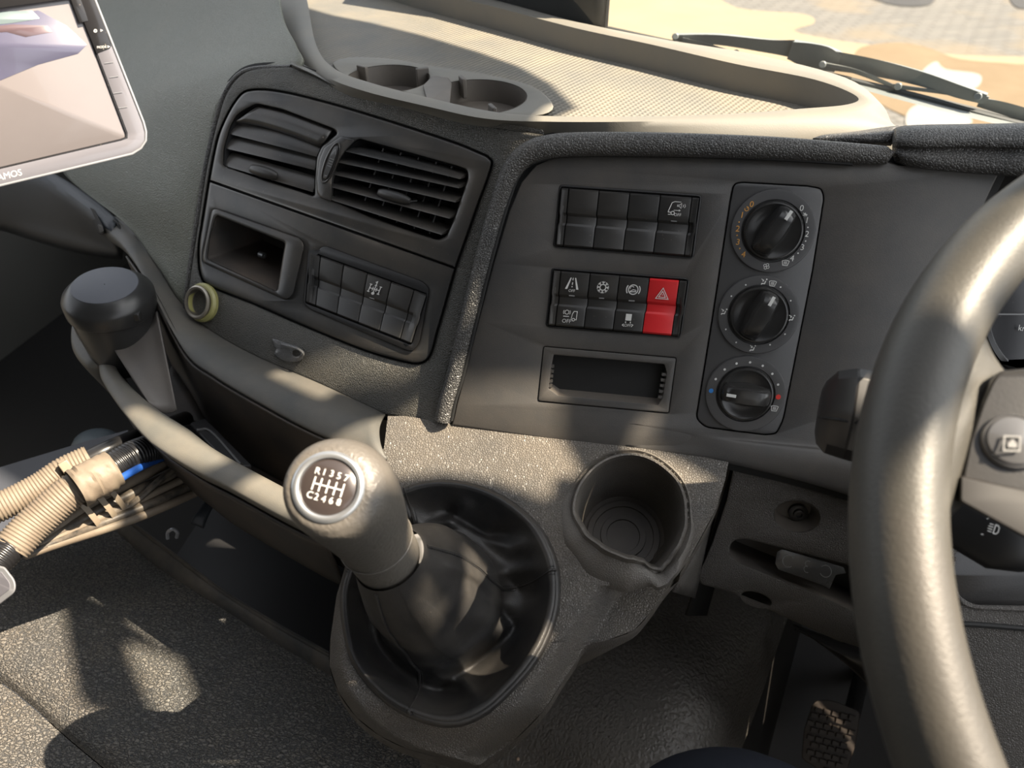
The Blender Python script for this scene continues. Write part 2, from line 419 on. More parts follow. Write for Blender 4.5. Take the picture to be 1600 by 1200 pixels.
s = MB().plate(loop, [inset(VFs, -3)], LP, 0, -.012, 3.0)
s.build('vent_surround', M['skin_grey'], dash)
# dark void behind the gaps
MB().plate(inset(loop, -9), [inset(VFs, 1)], LP, -.0125, -.014, .5).build('seam_backing', M['gap'], dash)
# rolled top edge going over to the tray
top = [(456,105),(490,118),(530,138),(600,158),(680,177),(756,196),(850,211)]
back = [(452,88),(488,108),(528,128),(606,150),(690,170),(762,188),(850,203)]
MB().surf([[LP.at(x, y, .0005) for x, y in top], [LP.at(x, y, 0.002) - Z * .001 for x, y in [((a[0]+b[0])/2, (a[1]+b[1])/2) for a, b in zip(top, back)]],
           [TP.at(x, y, -.004) for x, y in back]], 4, 5).build('rolled_edge', M['skin_grey'], dash)

def L(x, y, o=0): return LP.at(x, y, o)
side = [
 [D(60,-60,1.10), D(200,-60,1.02), D(310,-60,.93), D(380,-50,.86), D(430,-40,.82)],
 [D(60,20,1.06), D(200,20,.975), D(310,20,.88), D(385,20,.80), D(440,25,.745)],
 [D(70,70,1.02), D(200,70,.93), D(310,70,.825), D(390,65,.745), D(460,68,.685)],
 [D(80,120,.98), D(190,116,.89), D(290,108,.79), D(372,101,.713), L(462,104,-.004)],
 [D(88,165,.945), D(175,160,.865), D(255,150,.785), D(310,146,.735), L(352,147,-.004)],
 [D(94,225,.91), D(165,225,.84), D(235,232,.775), D(285,238,.735), L(326,241,-.004)],
 [D(100,272,.885), D(160,292,.825), D(220,306,.77), D(268,318,.735), L(308,332,-.004)],
 [D(185,340,.80), D(212,360,.78), D(243,378,.757), D(272,392,.74), L(301,402,-.004)],
 [D(213,368,.785), D(233,398,.764), D(252,425,.75), D(270,455,.738), L(292,486,-.004)]]
MB().surf(side, 8, 8).build('side_shell', M['skin_side'], dash, solid=.004)
# piping round the shell in the groove
MB().tube([L(x, y, -.003) for x, y in [(455,105),(400,107),(372,118),(351,147),(337,190),(321,260),(307,350),(295,430),(288,487)]], .0022, 8, steps=6).build('piping', M['trim'], dash)

# ledge below the vents
lt = [(176,338),(217,371),(253,428),(288,486),(333,521),(400,558),(500,601),(601,648)]
lc = [(168,372,.80),(197,394,.765),(233,447,.725),(257,497,.705),(287,547,.685),(333,585,.668),(400,625,.650),(493,674,.625),(602,716,.600)]
lcd = {x: D(x, y, d) for x, y, d in lc}
ltd = [D(x, y, .81) if k == 0 else L(x, y, .001) if k > 2 else D(x, y, (.785,.752)[k-1]) for k, (x, y) in enumerate(lt)]
crease = [lcd[k] for k in (168,197,233,287,333,400,493,602)]
r1 = [a * .72 + b * .28 + LP.n * .008 for a, b in zip(ltd, crease)]
r2 = [a * .35 + b * .65 + LP.n * .007 for a, b in zip(ltd, crease)]
r0 = [a - LP.n * .008 for a in ltd]
MB().surf([r0, ltd, r1, r2, crease, [p - Z * .004 + LP.n * -.002 for p in crease]], 6, 5).build('lower_ledge', M['ledge'], dash, solid=.003)

# ------------------------------------------------------------------ trough with lip
tr = thing('storage_trough', 'grey open storage trough running below the vents toward the gear lever', 'storage tray', tuple(RM.at(300, 690)))
inn = [(174,541),(182,577),(213,613),(247,641),(293,671),(337,704),(417,748),(480,781),(520,800)]
out = [(155,565),(160,588),(180,620),(205,652),(240,688),(300,727),(350,752),(450,806),(500,826)]
I3 = [RM.at(x, y) for x, y in inn]; O3 = [RM.at(x, y) for x, y in out]
mid = [(a + b) / 2 + Z * .003 for a, b in zip(I3, O3)]
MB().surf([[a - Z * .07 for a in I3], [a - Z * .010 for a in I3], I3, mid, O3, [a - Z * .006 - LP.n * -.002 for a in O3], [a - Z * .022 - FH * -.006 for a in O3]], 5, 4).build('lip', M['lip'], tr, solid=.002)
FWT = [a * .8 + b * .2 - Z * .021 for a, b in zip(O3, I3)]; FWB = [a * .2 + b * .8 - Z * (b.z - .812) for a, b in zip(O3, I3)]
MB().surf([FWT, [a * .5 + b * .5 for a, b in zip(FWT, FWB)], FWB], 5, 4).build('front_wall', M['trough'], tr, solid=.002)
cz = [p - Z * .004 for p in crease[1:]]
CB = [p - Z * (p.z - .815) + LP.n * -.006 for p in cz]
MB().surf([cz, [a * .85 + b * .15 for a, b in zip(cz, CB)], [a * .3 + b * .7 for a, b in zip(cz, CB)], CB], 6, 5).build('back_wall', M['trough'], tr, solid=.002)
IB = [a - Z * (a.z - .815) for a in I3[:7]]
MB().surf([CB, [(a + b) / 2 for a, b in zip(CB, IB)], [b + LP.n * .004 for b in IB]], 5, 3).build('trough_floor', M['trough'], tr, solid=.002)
# pocket that holds the cup
pk = [(247,487,.712),(236,505,.712),(215,522,.708),(195,534,.705),(176,543,.70)]
pb = [(277,640,.690),(268,645,.688),(255,645,.685),(243,640,.682),(232,632,.68)]
MB().surf([[D(*p) for p in pk], [D((a[0]*.5+b[0]*.5), (a[1]+b[1])/2, (a[2]+b[2])/2 - .004) for a, b in zip(pk, pb)], [D(*p) for p in pb]], 5, 5).build('pocket_wall', M['taupe'], tr, solid=-.002)
cup_c = RM.at(170, 523)
pl_in = [(176,543),(160,549),(143,546),(130,536),(123,522),(121,505)]
pl_out = [(157,566),(138,568),(122,556),(113,540),(111,522),(114,503)]
a3 = [RM.at(x, y) for x, y in pl_in]; b3 = [RM.at(x, y) for x, y in pl_out]
MB().surf([[p - Z * .05 for p in a3], a3, [(p + q) / 2 + Z * .003 for p, q in zip(a3, b3)], b3, [q - Z * .012 for q in b3], [q - Z * .06 + (cup_c - q) * .35 for q in b3]], 5, 4).build('pocket_lip', M['lip'], tr, solid=.002)

# cup with lid
asht = thing('ashtray', 'black plastic cup ashtray with a flat grey lid standing in the pocket of the trough', 'ashtray', tuple(D(170, 520, .70)))
ac = D(166, 452, .690); axv = (Z + CR * .10 + FH * -.06).normalized()
r_ = .0400
MB().lathe(ac, axv, [(r_*.93,-.016),(r_*.93,-.030),(r_*.86,-.060),(r_*.80,-.085),(0.001,-.086)], 48).build('cup_body', M['ash'], asht)
lid = MB().lathe(ac, axv, [(r_*.95,-.022),(r_*1.0,-.020),(r_*1.01,-.008),(r_*.97,-.004),(r_*.74,.0045),(r_*.70,.005)], 48).build('lid', M['ash'], asht)
MB().lathe(ac, axv, [(r_*.72,.0035),(r_*.72,.0053),(r_*.70,.0058),(.0005,.0058)], 48).build('lid_disc', M['ash_top'], lid)
MB().box(ac + axv * -.016 + (CR * .85 - FH * .55).normalized() * r_ * .98, CR * .004, FH * .004, Z * .004).build('hinge', M['ash'], lid, bevel=.001)

# item lying in the trough
ph = thing('black_case', 'flat black plastic case lying in the bottom of the storage trough', 'case', tuple(D(345, 690, .66)))
q = [D(297,672,.69), D(322,664,.70), D(395,738,.655), D(360,740,.64)]
nn = (q[1] - q[0]).cross(q[3] - q[0]).normalized(); nn = nn if nn.z > 0 else -nn
MB().loft([q, [p + nn * .008 for p in q]], cap0=True, cap1=True).build('case_body', M['black'], ph, bevel=.0015)
g0 = [q[0].lerp(q[2], t) + nn * .0085 for t in (.25, .4, .55)]
MB().tube([q[0].lerp(q[3], .2) + nn * .0085, q[1].lerp(q[2], .3).lerp(q[0].lerp(q[3], .3), .4) + nn * .0085, q[2].lerp(q[3], .5) + nn * .0085], .0022, 8, steps=5).build('strap', M['ash'], ph)

# ------------------------------------------------------------------ vent panel
vp = thing('vent_panel', 'smooth black centre panel that frames both air vents and the open cubby', 'panel', tuple(L(520, 360)))
LV = rnd([(401,163),(372,178),(360,200),(351,232),(350,259),(491,306),(491,285),(494,246),(502,228),(527,208),(520,202),(441,172)], [6,10,6,6,5,4,2,6,6,5,3,3])
RV = rnd([(561,218),(541,234),(530,253),(523,280),(521,312),(580,338),(684,374),(697,369),(710,339),(731,277),(729,266),(716,261)], [5,6,6,6,5,3,6,6,6,5,4,3])
CUB = rnd([(332,324),(470,373),(476,384),(458,462),(446,469),(318,411),(316,402)], [10,6,6,8,6,6,6])
BNK = rnd([(502,386),(510,385),(660,440),(670,450),(669,462),(655,536),(645,549),(636,548),(485,484),(474,474),(480,417)], [8,4,8,6,6,8,6,4,8,8,8])
def split(t):  # the joint between the upper and lower half
    return (334 + t * 369, 285 + t * 131)
def cut(loop, keep_up):
    out = []
    def side_(p): return (p[1] - 285) - (p[0] - 334) * 131 / 369
    n = len(loop)
    for i in range(n):
        a, b = loop[i], loop[(i + 1) % n]; sa, sb = side_(a), side_(b)
        g = 1.4 if keep_up else -1.4
        ka = sa < -g if keep_up else sa > -g
        kb = sb < -g if keep_up else sb > -g
        if ka: out.append(a)
        if ka != kb:
            t = (-g - sa) / (sb - sa); out.append((a[0] + (b[0] - a[0]) * t, a[1] + (b[1] - a[1]) * t))
    return out
POD = rnd([(533,212),(556,219),(540,236),(528,254),(520,280),(518,315),(500,309),(495,300),(494,280),(498,250),(506,230)], 3)
up = cut(VFs, True); lo = cut(VFs, False)
MB().plate(up, [inset(LV, -1), inset(RV, -1)], LP, .0030, -.006, 3.2).build('upper_frame', M['vent_plastic'], vp)
MB().plate(lo, [inset(CUB, 1), inset(BNK, 1)], LP, .0024, -.006, 3.0).build('lower_frame', M['vent_plastic'], vp)
MB().plate(inset(VFs, -6), [inset(LV, 0), inset(RV, 0), inset(CUB, 2), inset(BNK, 2)], LP, -.0061, -.0075, .5).build('frame_backing', M['gap'], vp)
# raised pod between the vents with the air wheel
pod = MB().plate(POD, [], LP, .0075, -.004, 3.5).build('wheel_pod', M['vent_plastic'], vp)
rot = math.atan2(221 - 289, 531 - 505)
MB().plate(ellipse(516.5, 254, 35, 10.5, 40, rot), [ellipse(516.5, 254, 31, 7.5, 40, rot)], LP, .0086, .006, 1.5).build('slot_rim', M['vent_plastic'], pod)
fw = Frame(LP, 516.5, 254, (math.cos(rot), math.sin(rot)), (-math.sin(rot), math.cos(rot)), .0)
wh = MB()
rings = []
for k in range(13):
    a = math.pi * k / 12; u = -29 * math.cos(a)
    wv = 6.5 * math.sin(a) ** .5 if 0 < k < 12 else .5
    rings.append([fw(u, -wv, .0062), fw(u, -wv * .6, .0072 + .0035 * math.sin(a)), fw(u, wv * .6, .0072 + .0035 * math.sin(a)), fw(u, wv, .0062)])
wh.loft(rings, close=False)
whl = wh.build('air_wheel', M['key'], pod)
g = MB(); fg = Frame(LP, 516.5, 254, (math.cos(rot), math.sin(rot)), (-math.sin(rot), math.cos(rot)), .0112)
for u in (-6, -2, 2, 6): stroke(g, fg, [(u, -3.5), (u, 3.5)], .8)
stroke(g, fg, [(14, -3), (22, 0), (14, 3)], .8); stroke(g, Frame(LP, 516.5, 254, (math.cos(rot), math.sin(rot)), (-math.sin(rot), math.cos(rot)), .0095), circ(-20, 0, 2, 10), .7, True)
g.build('wheel_marks', M['grey_print'], pod)

def vent(name, label, loop, left, right, n, tilt, top_slat, tab, tab_len, open_):
    """left/right: edge polylines top to bottom in picture units, n blades, tilt of the blades"""
    c = L((left[0][0] + right[0][0]) / 2, (left[0][1] + right[-1][1]) / 2)
    v = thing(name, label, 'air vent', tuple(c), 'air vents of the centre panel')
    MB().well(loop, LP, .002, -.045, 3).build('duct', M['black'], v)
    def e(poly, t):
        P = ospl(poly, 8); k = t * (len(P) - 1); i = min(int(k), len(P) - 2); f_ = k - i
        return P[i][0] + (P[i+1][0] - P[i][0]) * f_, P[i][1] + (P[i+1][1] - P[i][1]) * f_
    for i in range(n):
        t = (i + .5) / n if not top_slat else .40 + .50 * i / (n - 1)
        a, b = e(left, t), e(right, t)
        A, B = L(*a, .000), L(*b, .000)
        x = (B - A).normalized(); y = LP.n.cross(x).normalized()
        y = y if y.z > 0 else -y
        ti = rad(tilt); dirn = (y * math.cos(ti) - LP.n * math.sin(ti)) * (1)
        nrm = x.cross(dirn).normalized(); nrm = nrm if nrm.dot(LP.n) > 0 else -nrm
        wd = .0078 if not open_ else .0105
        rings = []
        for s_ in (0, .12, .3, .5, .7, .88, 1):
            p = A.lerp(B, s_); bulge = LP.n * (.0035 * math.sin(math.pi * s_) - .003)
            rings.append([p + bulge + dirn * wd * math.cos(g_) + nrm * .0011 * math.sin(g_) for g_ in (2 * math.pi * k / 12 for k in range(12))])
        MB().loft(rings, cap0=True, cap1=True).build('slat', M['vent_plastic'], v)
    if top_slat:
        rows = []
        for s_ in (0, .25, .5, .75, 1):
            u0 = e([(403,165),(441,173),(480,187),(519,202)], s_); u1 = e([(366,192),(400,196),(450,211),(500,230)], s_)
            m0 = ((u0[0]*.55+u1[0]*.45), (u0[1]*.55+u1[1]*.45))
            m1 = ((u0[0]*.2+u1[0]*.8), (u0[1]*.2+u1[1]*.8))
            rows.append([L(*u0, -.0005), L(*m0, .0035), L(*m1, .003), L(*u1, -.001)])
        MB().surf(rows, 4, 4).build('slat', M['vent_plastic'], v, solid=.0015)
    else:
        # upright vanes behind the blades
        for s_ in (.30, .46, .62, .78, .92):
            a = e([left[0], right[0]], s_) if False else (left[0][0] + (right[0][0] - left[0][0]) * s_, left[0][1] + (right[0][1] - left[0][1]) * s_)
            b = (left[-1][0] + (right[-1][0] - left[-1][0]) * s_, left[-1][1] + (right[-1][1] - left[-1][1]) * s_)
            A, B = L(*a, -.012), L(*b, -.012); ax = (B - A) / 2
            MB().box((A + B) / 2, ax, LP.h * .0007, LP.n * .008).build('vane', M['black'], v)
    # finger tab
    tx, ty = tab; ang = rad(17)
    fr = Frame(LP, tx, ty, (math.cos(ang), math.sin(ang)), (-math.sin(ang), math.cos(ang)), 0)
    rings = []
    for k in range(9):
        a = -math.pi / 2 + math.pi * k / 8; u = math.sin(a) * tab_len; hh = max(.15, math.cos(a)) ** .5
        rings.append([fr(u, 9 * hh * math.cos(g_) + 1, .006 + .006 * hh * math.sin(g_)) for g_ in (2 * math.pi * j / 14 for j in range(14))])
    tb = MB().loft(rings, cap0=True, cap1=True).build('finger_tab', M['key'], v)
    MB().tube([fr(tab_len * .6, 6, .003), fr(tab_len * 1.35, -2, -.004)], .0028, 8).build('tab_stalk', M['key'], tb)
    return v
vent('air_vent', 'left air vent, nearly closed, its broad top slat turned down', LV,
     [(403,166),(366,192),(356,222),(352,258)], [(524,205),(502,228),(494,255),(491,303)], 3, 24, True, (412, 268), 23, False)
vent('air_vent', 'right air vent with its blades open wide, beside the padded strip', RV,
     [(556,222),(533,250),(524,282),(522,314)], [(727,266),(724,290),(712,330),(692,372)], 5, 62, False, (616, 306), 27, True)

# cubby
cb = thing('cubby', 'small open black cubby with a raised rounded frame left of the lower switches', 'compartment', tuple(L(390, 395)))
CI = rnd([(338,336),(446,379),(442,400),(433,456),(324,405),(328,370)], [5,5,3,5,5,3])
cf = MB().plate(CUB, [CI], LP, .0065, -.004, 3.5).build('cubby_frame', M['vent_plastic'], cb)
MB().well(inset(CI, .5), LP, .0035, -.065, 3, way=(LP.n * .35 + Vector((LP.n.x, LP.n.y, 0)).normalized() * .65).normalized()).build('cubby_box', M['trough'], cb)
MB().lathe(LP.at(408, 398, -.03), LP.h, [(.0005,.004),(.003,.004),(.003,-.002)], 14).build('screw_head', M['ring'], cb)

# ------------------------------------------------------------------ rocker switch banks
def quad(TL, TR, BR, BL):
    def f(u, v):
        a = (TL[0] + (TR[0]-TL[0])*u, TL[1] + (TR[1]-TL[1])*u); b = (BL[0] + (BR[0]-BL[0])*u, BL[1] + (BR[1]-BL[1])*u)
        return a[0] + (b[0]-a[0])*v, a[1] + (b[1]-a[1])*v
    return f
def bank(name, label, pl, TL, TR, BR, BL, edges, colours, housing, base=0.0, lift=1.0, frame_h=.001):
    """edges: u positions of the key joints; the first and last strips are end caps"""
    f = quad(TL, TR, BR, BL)
    b = thing(name, label, 'switch bank', tuple(pl.at(*f(.5, .5))), 'rocker switch banks')
    MB().plate(housing, [rnd([f(edges[0] - .0, .0), f(edges[-1], .0), f(edges[-1], 1.0), f(edges[0], 1.0)], 2)], pl, base + frame_h, base - .008, 1.5).build('housing', M['black'], b)
    MB().plate(inset(housing, 2), [], pl, base - .006, base - .008, .5).build('housing_back', M['gap'], b)
    vs = [(0, .0018), (.03, .0040), (.30, .0030), (.42, .0022), (.47, .0004), (.60, .0004), (.64, .0016), (.8, .0022), (.97, .0034), (1, .0016)]
    vs = [(v, base + h * lift) for v, h in vs]
    def slopeu(u, v): # the key joints kink at the valley
        return u + (.006 if .42 < v < .62 else 0)
    keys = []
    for k in range(len(edges) - 1):
        e0, e1 = edges[k], edges[k + 1]; cap = k in (0, len(edges) - 2)
        g_ = .0035; x0, x1 = e0 + g_, e1 - g_
        rings = []
        for v, h in vs:
            if cap:
                h2 = base + (.0042 if .02 < v < .98 else .002) * lift
                inner = h
                hs_ = (h2, inner) if k == 0 else (inner, h2)
            else: hs_ = (h, h)
            z0 = base - .006
            row = []
            dx = (x1 - x0) * .05
            P = lambda u, h_: pl.at(*f(slopeu(u, v), .015 + v * .97), h_)
            if cap:
                w_ = (x1 - x0)
                if k == 0: row = [P(x0, z0), P(x0, hs_[0] - .001), P(x0 + w_*.12, hs_[0]), P(x0 + w_*.35, hs_[0] - .0003), P(x0 + w_*.6, hs_[1]), P(x1, hs_[1]), P(x1, z0)]
                else: row = [P(x0, z0), P(x0, hs_[0]), P(x0 + w_*.4, hs_[0]), P(x0 + w_*.65, hs_[1] - .0003), P(x0 + w_*.88, hs_[1]), P(x1, hs_[1] - .001), P(x1, z0)]
            else: row = [P(x0, z0), P(x0, hs_[0] - .0005), P(x0 + dx, hs_[0]), P(x1 - dx, hs_[1]), P(x1, hs_[1] - .0005), P(x1, z0)]
            rings.append(row)
        m = MB().loft(rings, close=False)
        n = len(rings[0])
        m.f.append(tuple(range(n))); m.f.append(tuple(len(m.v) - n + i for i in reversed(range(n))))
        o = m.build('end_cap' if cap else 'rocker_switch', M[colours[k]], b, smooth=28)
        if not cap:
            keys.append(o)
            if colours[k] == 'red': o['label'] = 'red hazard light switch'
    b['hold'] = 0; del b['hold']
    return b, keys, f

FB1 = rnd([(874,289),(882,289),(1090,304),(1096,307),(1095,318),(1085,398),(1081,404),(1074,403),(870,387),(864,384),(866,370)], 4)
b1, k1, f1 = bank('switch_bank', 'upper switch bank of three blank keys and one reversing sound off key', FA,
    (874,292), (1096,308), (1083,403), (865,385), [0.012, .068, .281, .497, .713, .935, .988], ['key']*6, FB1)
FB2 = rnd([(862,419),(870,419),(1070,434),(1077,438),(1076,448),(1065,522),(1060,528),(1052,527),(858,512),(852,508),(854,496)], 4)
b2, k2, f2 = bank('switch_bank', 'switch bank holding the red hazard warning key, above the card slot', FA,
    (862,421), (1077,438), (1064,527), (853,509), [0.012, .068, .281, .495, .712, .93, .988], ['key']*4 + ['red', 'key'], FB2)
b3, k3, f3 = bank('switch_bank', 'dusty lower left switch bank marked only with a gear lock symbol, beside the cubby', LP,
    (482,392), (670,460), (645,540), (476,473), [0.008, .10, .295, .492, .69, .88, .985], ['key']*6, BNK, .0010, 1.1, .0030)

def uv(pl, x, y, ang, off, s=1.0, skew=0.0):
    a = rad(ang); b = rad(ang + 90 + skew)
    return Frame(pl, x, y, (math.cos(a) * s, math.sin(a) * s), (math.cos(b) * s, math.sin(b) * s), off)
def icons(parts, name, m, parent):
    g = MB()
    for fn in parts: fn(g)
    o = g.build(name, M[m], parent, weld=False); return o
def text(fr, s, size, cx=0, cy=0): return lambda g: letters(g, fr, s, size, cx, cy)
def st(fr, pts, wd=1.2, closed=False): return lambda g: stroke(g, fr, pts, wd, closed)
def fl(fr, pts): return lambda g: fill(g, fr, pts)
HU, HL = .0040, .0034
# reversing beeper off
fr = uv(FA, 1054, 326, 4, HU, 1, 4)
icons([st(fr, [(-1,-11),(9,-11)], 1.0), st(fr, [(-1,-11),(-5,-9),(-9,4),(-9,6),(-5,6)], 1.1), st(fr, circ(-2,7,2.7,14), 1.1, True), st(fr, [(-9,9.5),(-5,9.5)], 1),
       st(fr, [(-1,2.5),(7,2.5)], .9), fl(fr, [(7,.8),(10,2.5),(7,4.2)]), st(fr, [(4,-6),(7,-6),(10,-9),(10,-1),(7,-4),(4,-4)], .9, True),
       st(fr, [(12.5,-7),(13.5,-5),(12.5,-3)], .8), st(fr, [(15,-8),(16.5,-5),(15,-2)], .8), text(fr, 'OFF', 6.6, 6, 9.5)], 'symbol', 'white', k1[3])
icons([fl(uv(FA, 1053, 345.5, 4, HU*.75), [(-4.5,-.7),(4.5,-.7),(4.5,.7),(-4.5,.7)])], 'indicator', 'grey_print', k1[3])
# lane keeping off, vehicle sensor off
fr = uv(FA, 894.5, 443, 4, HU, 1, 4)
icons([fl(fr, [(-4,-9),(-2.3,-9),(-7,9),(-10.5,9)]), fl(fr, [(2.8,-9),(4.5,-9),(10.5,9),(7,9)]),
       st(fr, [(0,-9),(0,-5)], 1.3), st(fr, [(0,-2),(0,2)], 1.3), st(fr, [(0,4),(0,6)], 1.3), text(fr, 'OFF', 6.0, .5, 11.5)], 'symbol', 'white', k2[0])
icons([fl(uv(FA, 893.5, 462, 4, HU*.75), [(-4.5,-.9),(4.5,-.9),(4.5,.9),(-4.5,.9)])], 'indicator', 'grey_print', k2[0])
fr = uv(FA, 889, 494, 4, HL, 1, 4)
icons([st(fr, circ(-4,-6,3.2,16), 1.1, True), st(fr, circ(-4,-6,5.4,8,145,215), .9), st(fr, circ(-4,-6,5.4,8,-35,35), .9), st(fr, [(-9,.5),(0,.5)], 1.3),
       st(fr, [(4,4),(5,-4),(7,-8),(12,-8),(12,5),(10,5)], 1.1), st(fr, circ(7.5,5,2.1,12), 1.1, True), text(fr, 'OFF', 8.5, -2.5, 8)], 'symbol', 'white', k2[0])
# air conditioning
fr = uv(FA, 942, 449, 4, HU, 1, 4); L_ = []
L_.append(st(fr, circ(0, 0, 4.6, 20), 1.6, True))
for k in range(8):
    a = math.pi * k / 4; c_, s_ = math.cos(a), math.sin(a)
    L_.append(st(fr, [(c_*4.6, s_*4.6), (c_*9.5, s_*9.5)], 1.4))
    L_.append(st(fr, [(c_*9-s_*2.6, s_*9+c_*2.6), (c_*6.6, s_*6.6), (c_*9+s_*2.6, s_*9-c_*2.6)], 1.0))
icons(L_, 'symbol', 'white', k2[1])
icons([fl(uv(FA, 940, 466, 4, HU*.75), [(-4,-.7),(4,-.7),(4,.7),(-4,.7)])], 'indicator', 'grey_print', k2[1])
# hill brake
fr = uv(FA, 989.5, 452.5, 4, HU, 1, 4)
icons([st(fr, circ(0,0,7.4,24), 1.5, True), st(fr, circ(0,0,10.6,10,145,215), 1.6), st(fr, circ(0,0,10.6,10,-35,35), 1.6),
       st(fr, circ(-2,-2,3,10,150,330), .9), st(fr, [(-5,3),(0,0),(5,1)], 1.0), fl(fr, [(-5,3),(5,2),(5,3.6),(-5,4.4)])], 'symbol', 'white', k2[2])
icons([fl(uv(FA, 987, 470, 4, HU*.6), [(-4.6,-.9),(4.6,-.9),(4.6,.9),(-4.6,.9)])], 'indicator', 'grey_print', k2[2])
fr = uv(FA, 982, 496, 4, HL, 1, 4)
icons([fl(fr, [(-4.4,-5.5),(4.8,-5.5),(4.8,5),(-4.4,5)]), st(fr, [(-3.5,6.5),(-3.5,9)], 1.6), st(fr, [(4,6.5),(4,9)], 1.6),
       st(fr, [(-6,10.5),(-8,12.5),(-5,14.5)], 1.1), st(fr, [(6,10.5),(8.5,11.5),(6,14.5)], 1.1), text(fr, 'OFF', 6.2, .3, 12.6)], 'symbol', 'white', k2[2])
fr = uv(FA, 1035, 460, 4, HU, 1, 4)
icons([st(fr, [(0,-10),(9.8,7),(-9.8,7)], 1.1, True), st(fr, [(0,-4.8),(5.2,4.4),(-5.2,4.4)], 1.1, True), fl(fr, [(0,-.6),(1.1,1.4),(-1.1,1.4)])], 'symbol', 'white', k2[3])
# differential lock
fr = uv(LP, 586, 450, 17, .0052, 1, 6)
icons([st(fr, [(-8,-4),(-8,8)], 1.3), st(fr, [(-10,-4),(-6,-4)], 1.3), st(fr, [(-10,8),(-6,8)], 1.3), st(fr, [(8,-4),(8,8)], 1.3), st(fr, [(6,-4),(10,-4)], 1.3), st(fr, [(6,8),(10,8)], 1.3),
       st(fr, [(-8,2),(8,2)], 1.3), st(fr, [(-3,-1),(-3,5)], 1.2), st(fr, [(3,-1),(3,5)], 1.2), st(fr, [(0,-3),(0,8)], 1.3), fl(fr, circ(0,9,2.4,12)), st(fr, [(-2.2,-8.5),(0,-10.5),(0,-4)], 1.5), st(fr, [(-2,-4),(2,-4)], 1.2)], 'symbol', 'white', k3[2])
icons([fl(uv(LP, 581, 466, 17, .0044), [(-4,-.7),(4,-.7),(4,.7),(-4,.7)])], 'indicator', 'grey_print', k3[2])

# power socket and cable clip
ps = thing('power_socket', 'round metal power socket in a yellow plastic ring at the left end of the dash', 'socket', tuple(L(320, 473)))
MB().lathe(LP.at(320, 473), LP.n, [(.0165,-.002),(.0190,.001),(.0190,.004),(.0172,.0062),(.0150,.0062),(.0145,.002)], 40).build('yellow_ring', M['yellow'], ps)
MB().lathe(LP.at(317, 473), LP.n, [(.0165,.002),(.0163,.0075),(.0148,.0088),(.0128,.0080),(.0125,-.030),(.0005,-.030)], 36).build('socket_barrel', M['brass'], ps)
MB().lathe(LP.at(317, 473), LP.n, [(.0005,-.020),(.003,-.020),(.003,-.03)], 12).build('contact', M['ring'], ps)
cl = thing('cable_clip', 'clear plastic cable clip stuck on the grained panel below the switches', 'cable clip', tuple(L(450, 547)))
ca = [(426,529),(446,535),(470,543),(476,553),(470,563),(456,566),(438,562),(428,552),(431,545),(427,538)]
MB().plate(spl(ca, 3), [ellipse(463, 552, 6, 5, 16, .3)], LP, .0030, .0004, 2, back=True).build('clip_body', M['clear'], cl)
MB().tube([L(440,538,.003), L(465,545,.009), L(474,554,.007), L(466,561,.003)], .0012, 8, steps=4).build('clip_hook', M['clear'], cl)

# ================================================================== DRIVER'S SWITCH PANEL
fa = thing('driver_fascia', 'matt black driver side panel carrying the switch banks, card slot and heater dials', 'panel', tuple(FA.at(1100, 560)))
SLOT_O = rnd([(849,541),(1057,559),(1045,646),(840,627)], 4)
SLOT = rnd([(865,554),(1038,569),(1042,582),(1035,622),(1028,633),(872,618),(857,607),(862,570)], [2,2,2,2,2,2,2,2])
CLI = rnd([(1143,300),(1146,287),(1158,284),(1262,290),(1284,294),(1288,309),(1270,424),(1224,657),(1213,678),(1195,680),(1102,668),(1087,654),(1112,500),(1140,316)], [6,6,6,3,10,6,2,10,6,4,8,8,2,2])
FL = [(706,664),(714,632),(728,580),(748,500),(772,410),(796,330),(815,285),(838,258),(872,244),(930,242),(1050,244),(1150,247),(1381,251),(1403,258),(1563,265),
      (1546,300),(1515,370),(1480,470),(1450,600),(1430,720),(1425,800)]
FB = [(1330,772),(1230,744),(1140,723),(1000,702),(840,683)]
MB().plate(FL + FB, [inset(FB1, 1), inset(FB2, 1), inset(SLOT_O, 0), inset(CLI, 0)], FA, 0, -.006, 2.2).build('panel_face', M['fascia'], fa)
MB().plate(inset(FL + FB, -11), [inset(SLOT_O, 6)], FA, -.009, -.012, .5).build('panel_backing', M['gap'], fa)
# the lower edge of the panel swells out to the right
lipr = []
for (x, y0, y1, e) in [(980,668,701,-.002), (1080,682,713,-.0006), (1140,690,724,.003), (1230,700,745,.006), (1300,706,764,.008), (1370,712,786,.009), (1440,720,806,.009)]:
    lipr.append([FA.at(x+3, y0 - 16, -.0005), FA.at(x + 2, y0 - 6, .0002+e*.1), FA.at(x, y0, e * .7 + .0004), FA.at(x - 1, (y0 * .6 + y1 * .4), e + .0008), FA.at(x - 3, y1 - 2, e * .5 + .001), FA.at(x - 4, y1, -.004)])
MB().surf(lipr, 4, 4).build('swollen_edge', M['fascia'], fa, solid=.001)

# padded strip from the console up and along the top
st_ = thing('padded_trim', 'grained padded strip curving up between the two panels and along the panel top', 'trim', tuple(FA.at(800, 250)))
pth = [(692,657,13),(699,625,13),(711,585,13),(734,490,13),(757,398,13.5),(779,322,14),(800,266,16),(826,240,18),(865,229,19),(930,226,19),(1040,227,19),(1200,232,18),(1330,240,16),(1381,243,14),(1386,243,9)]
MB().tube([FA.at(x, y, .002) for x, y, r in pth], [r / FPX * FA.d(x, y) for x, y, r in pth], 18, steps=6, flat=None).build('padding', M['trim'], st_)
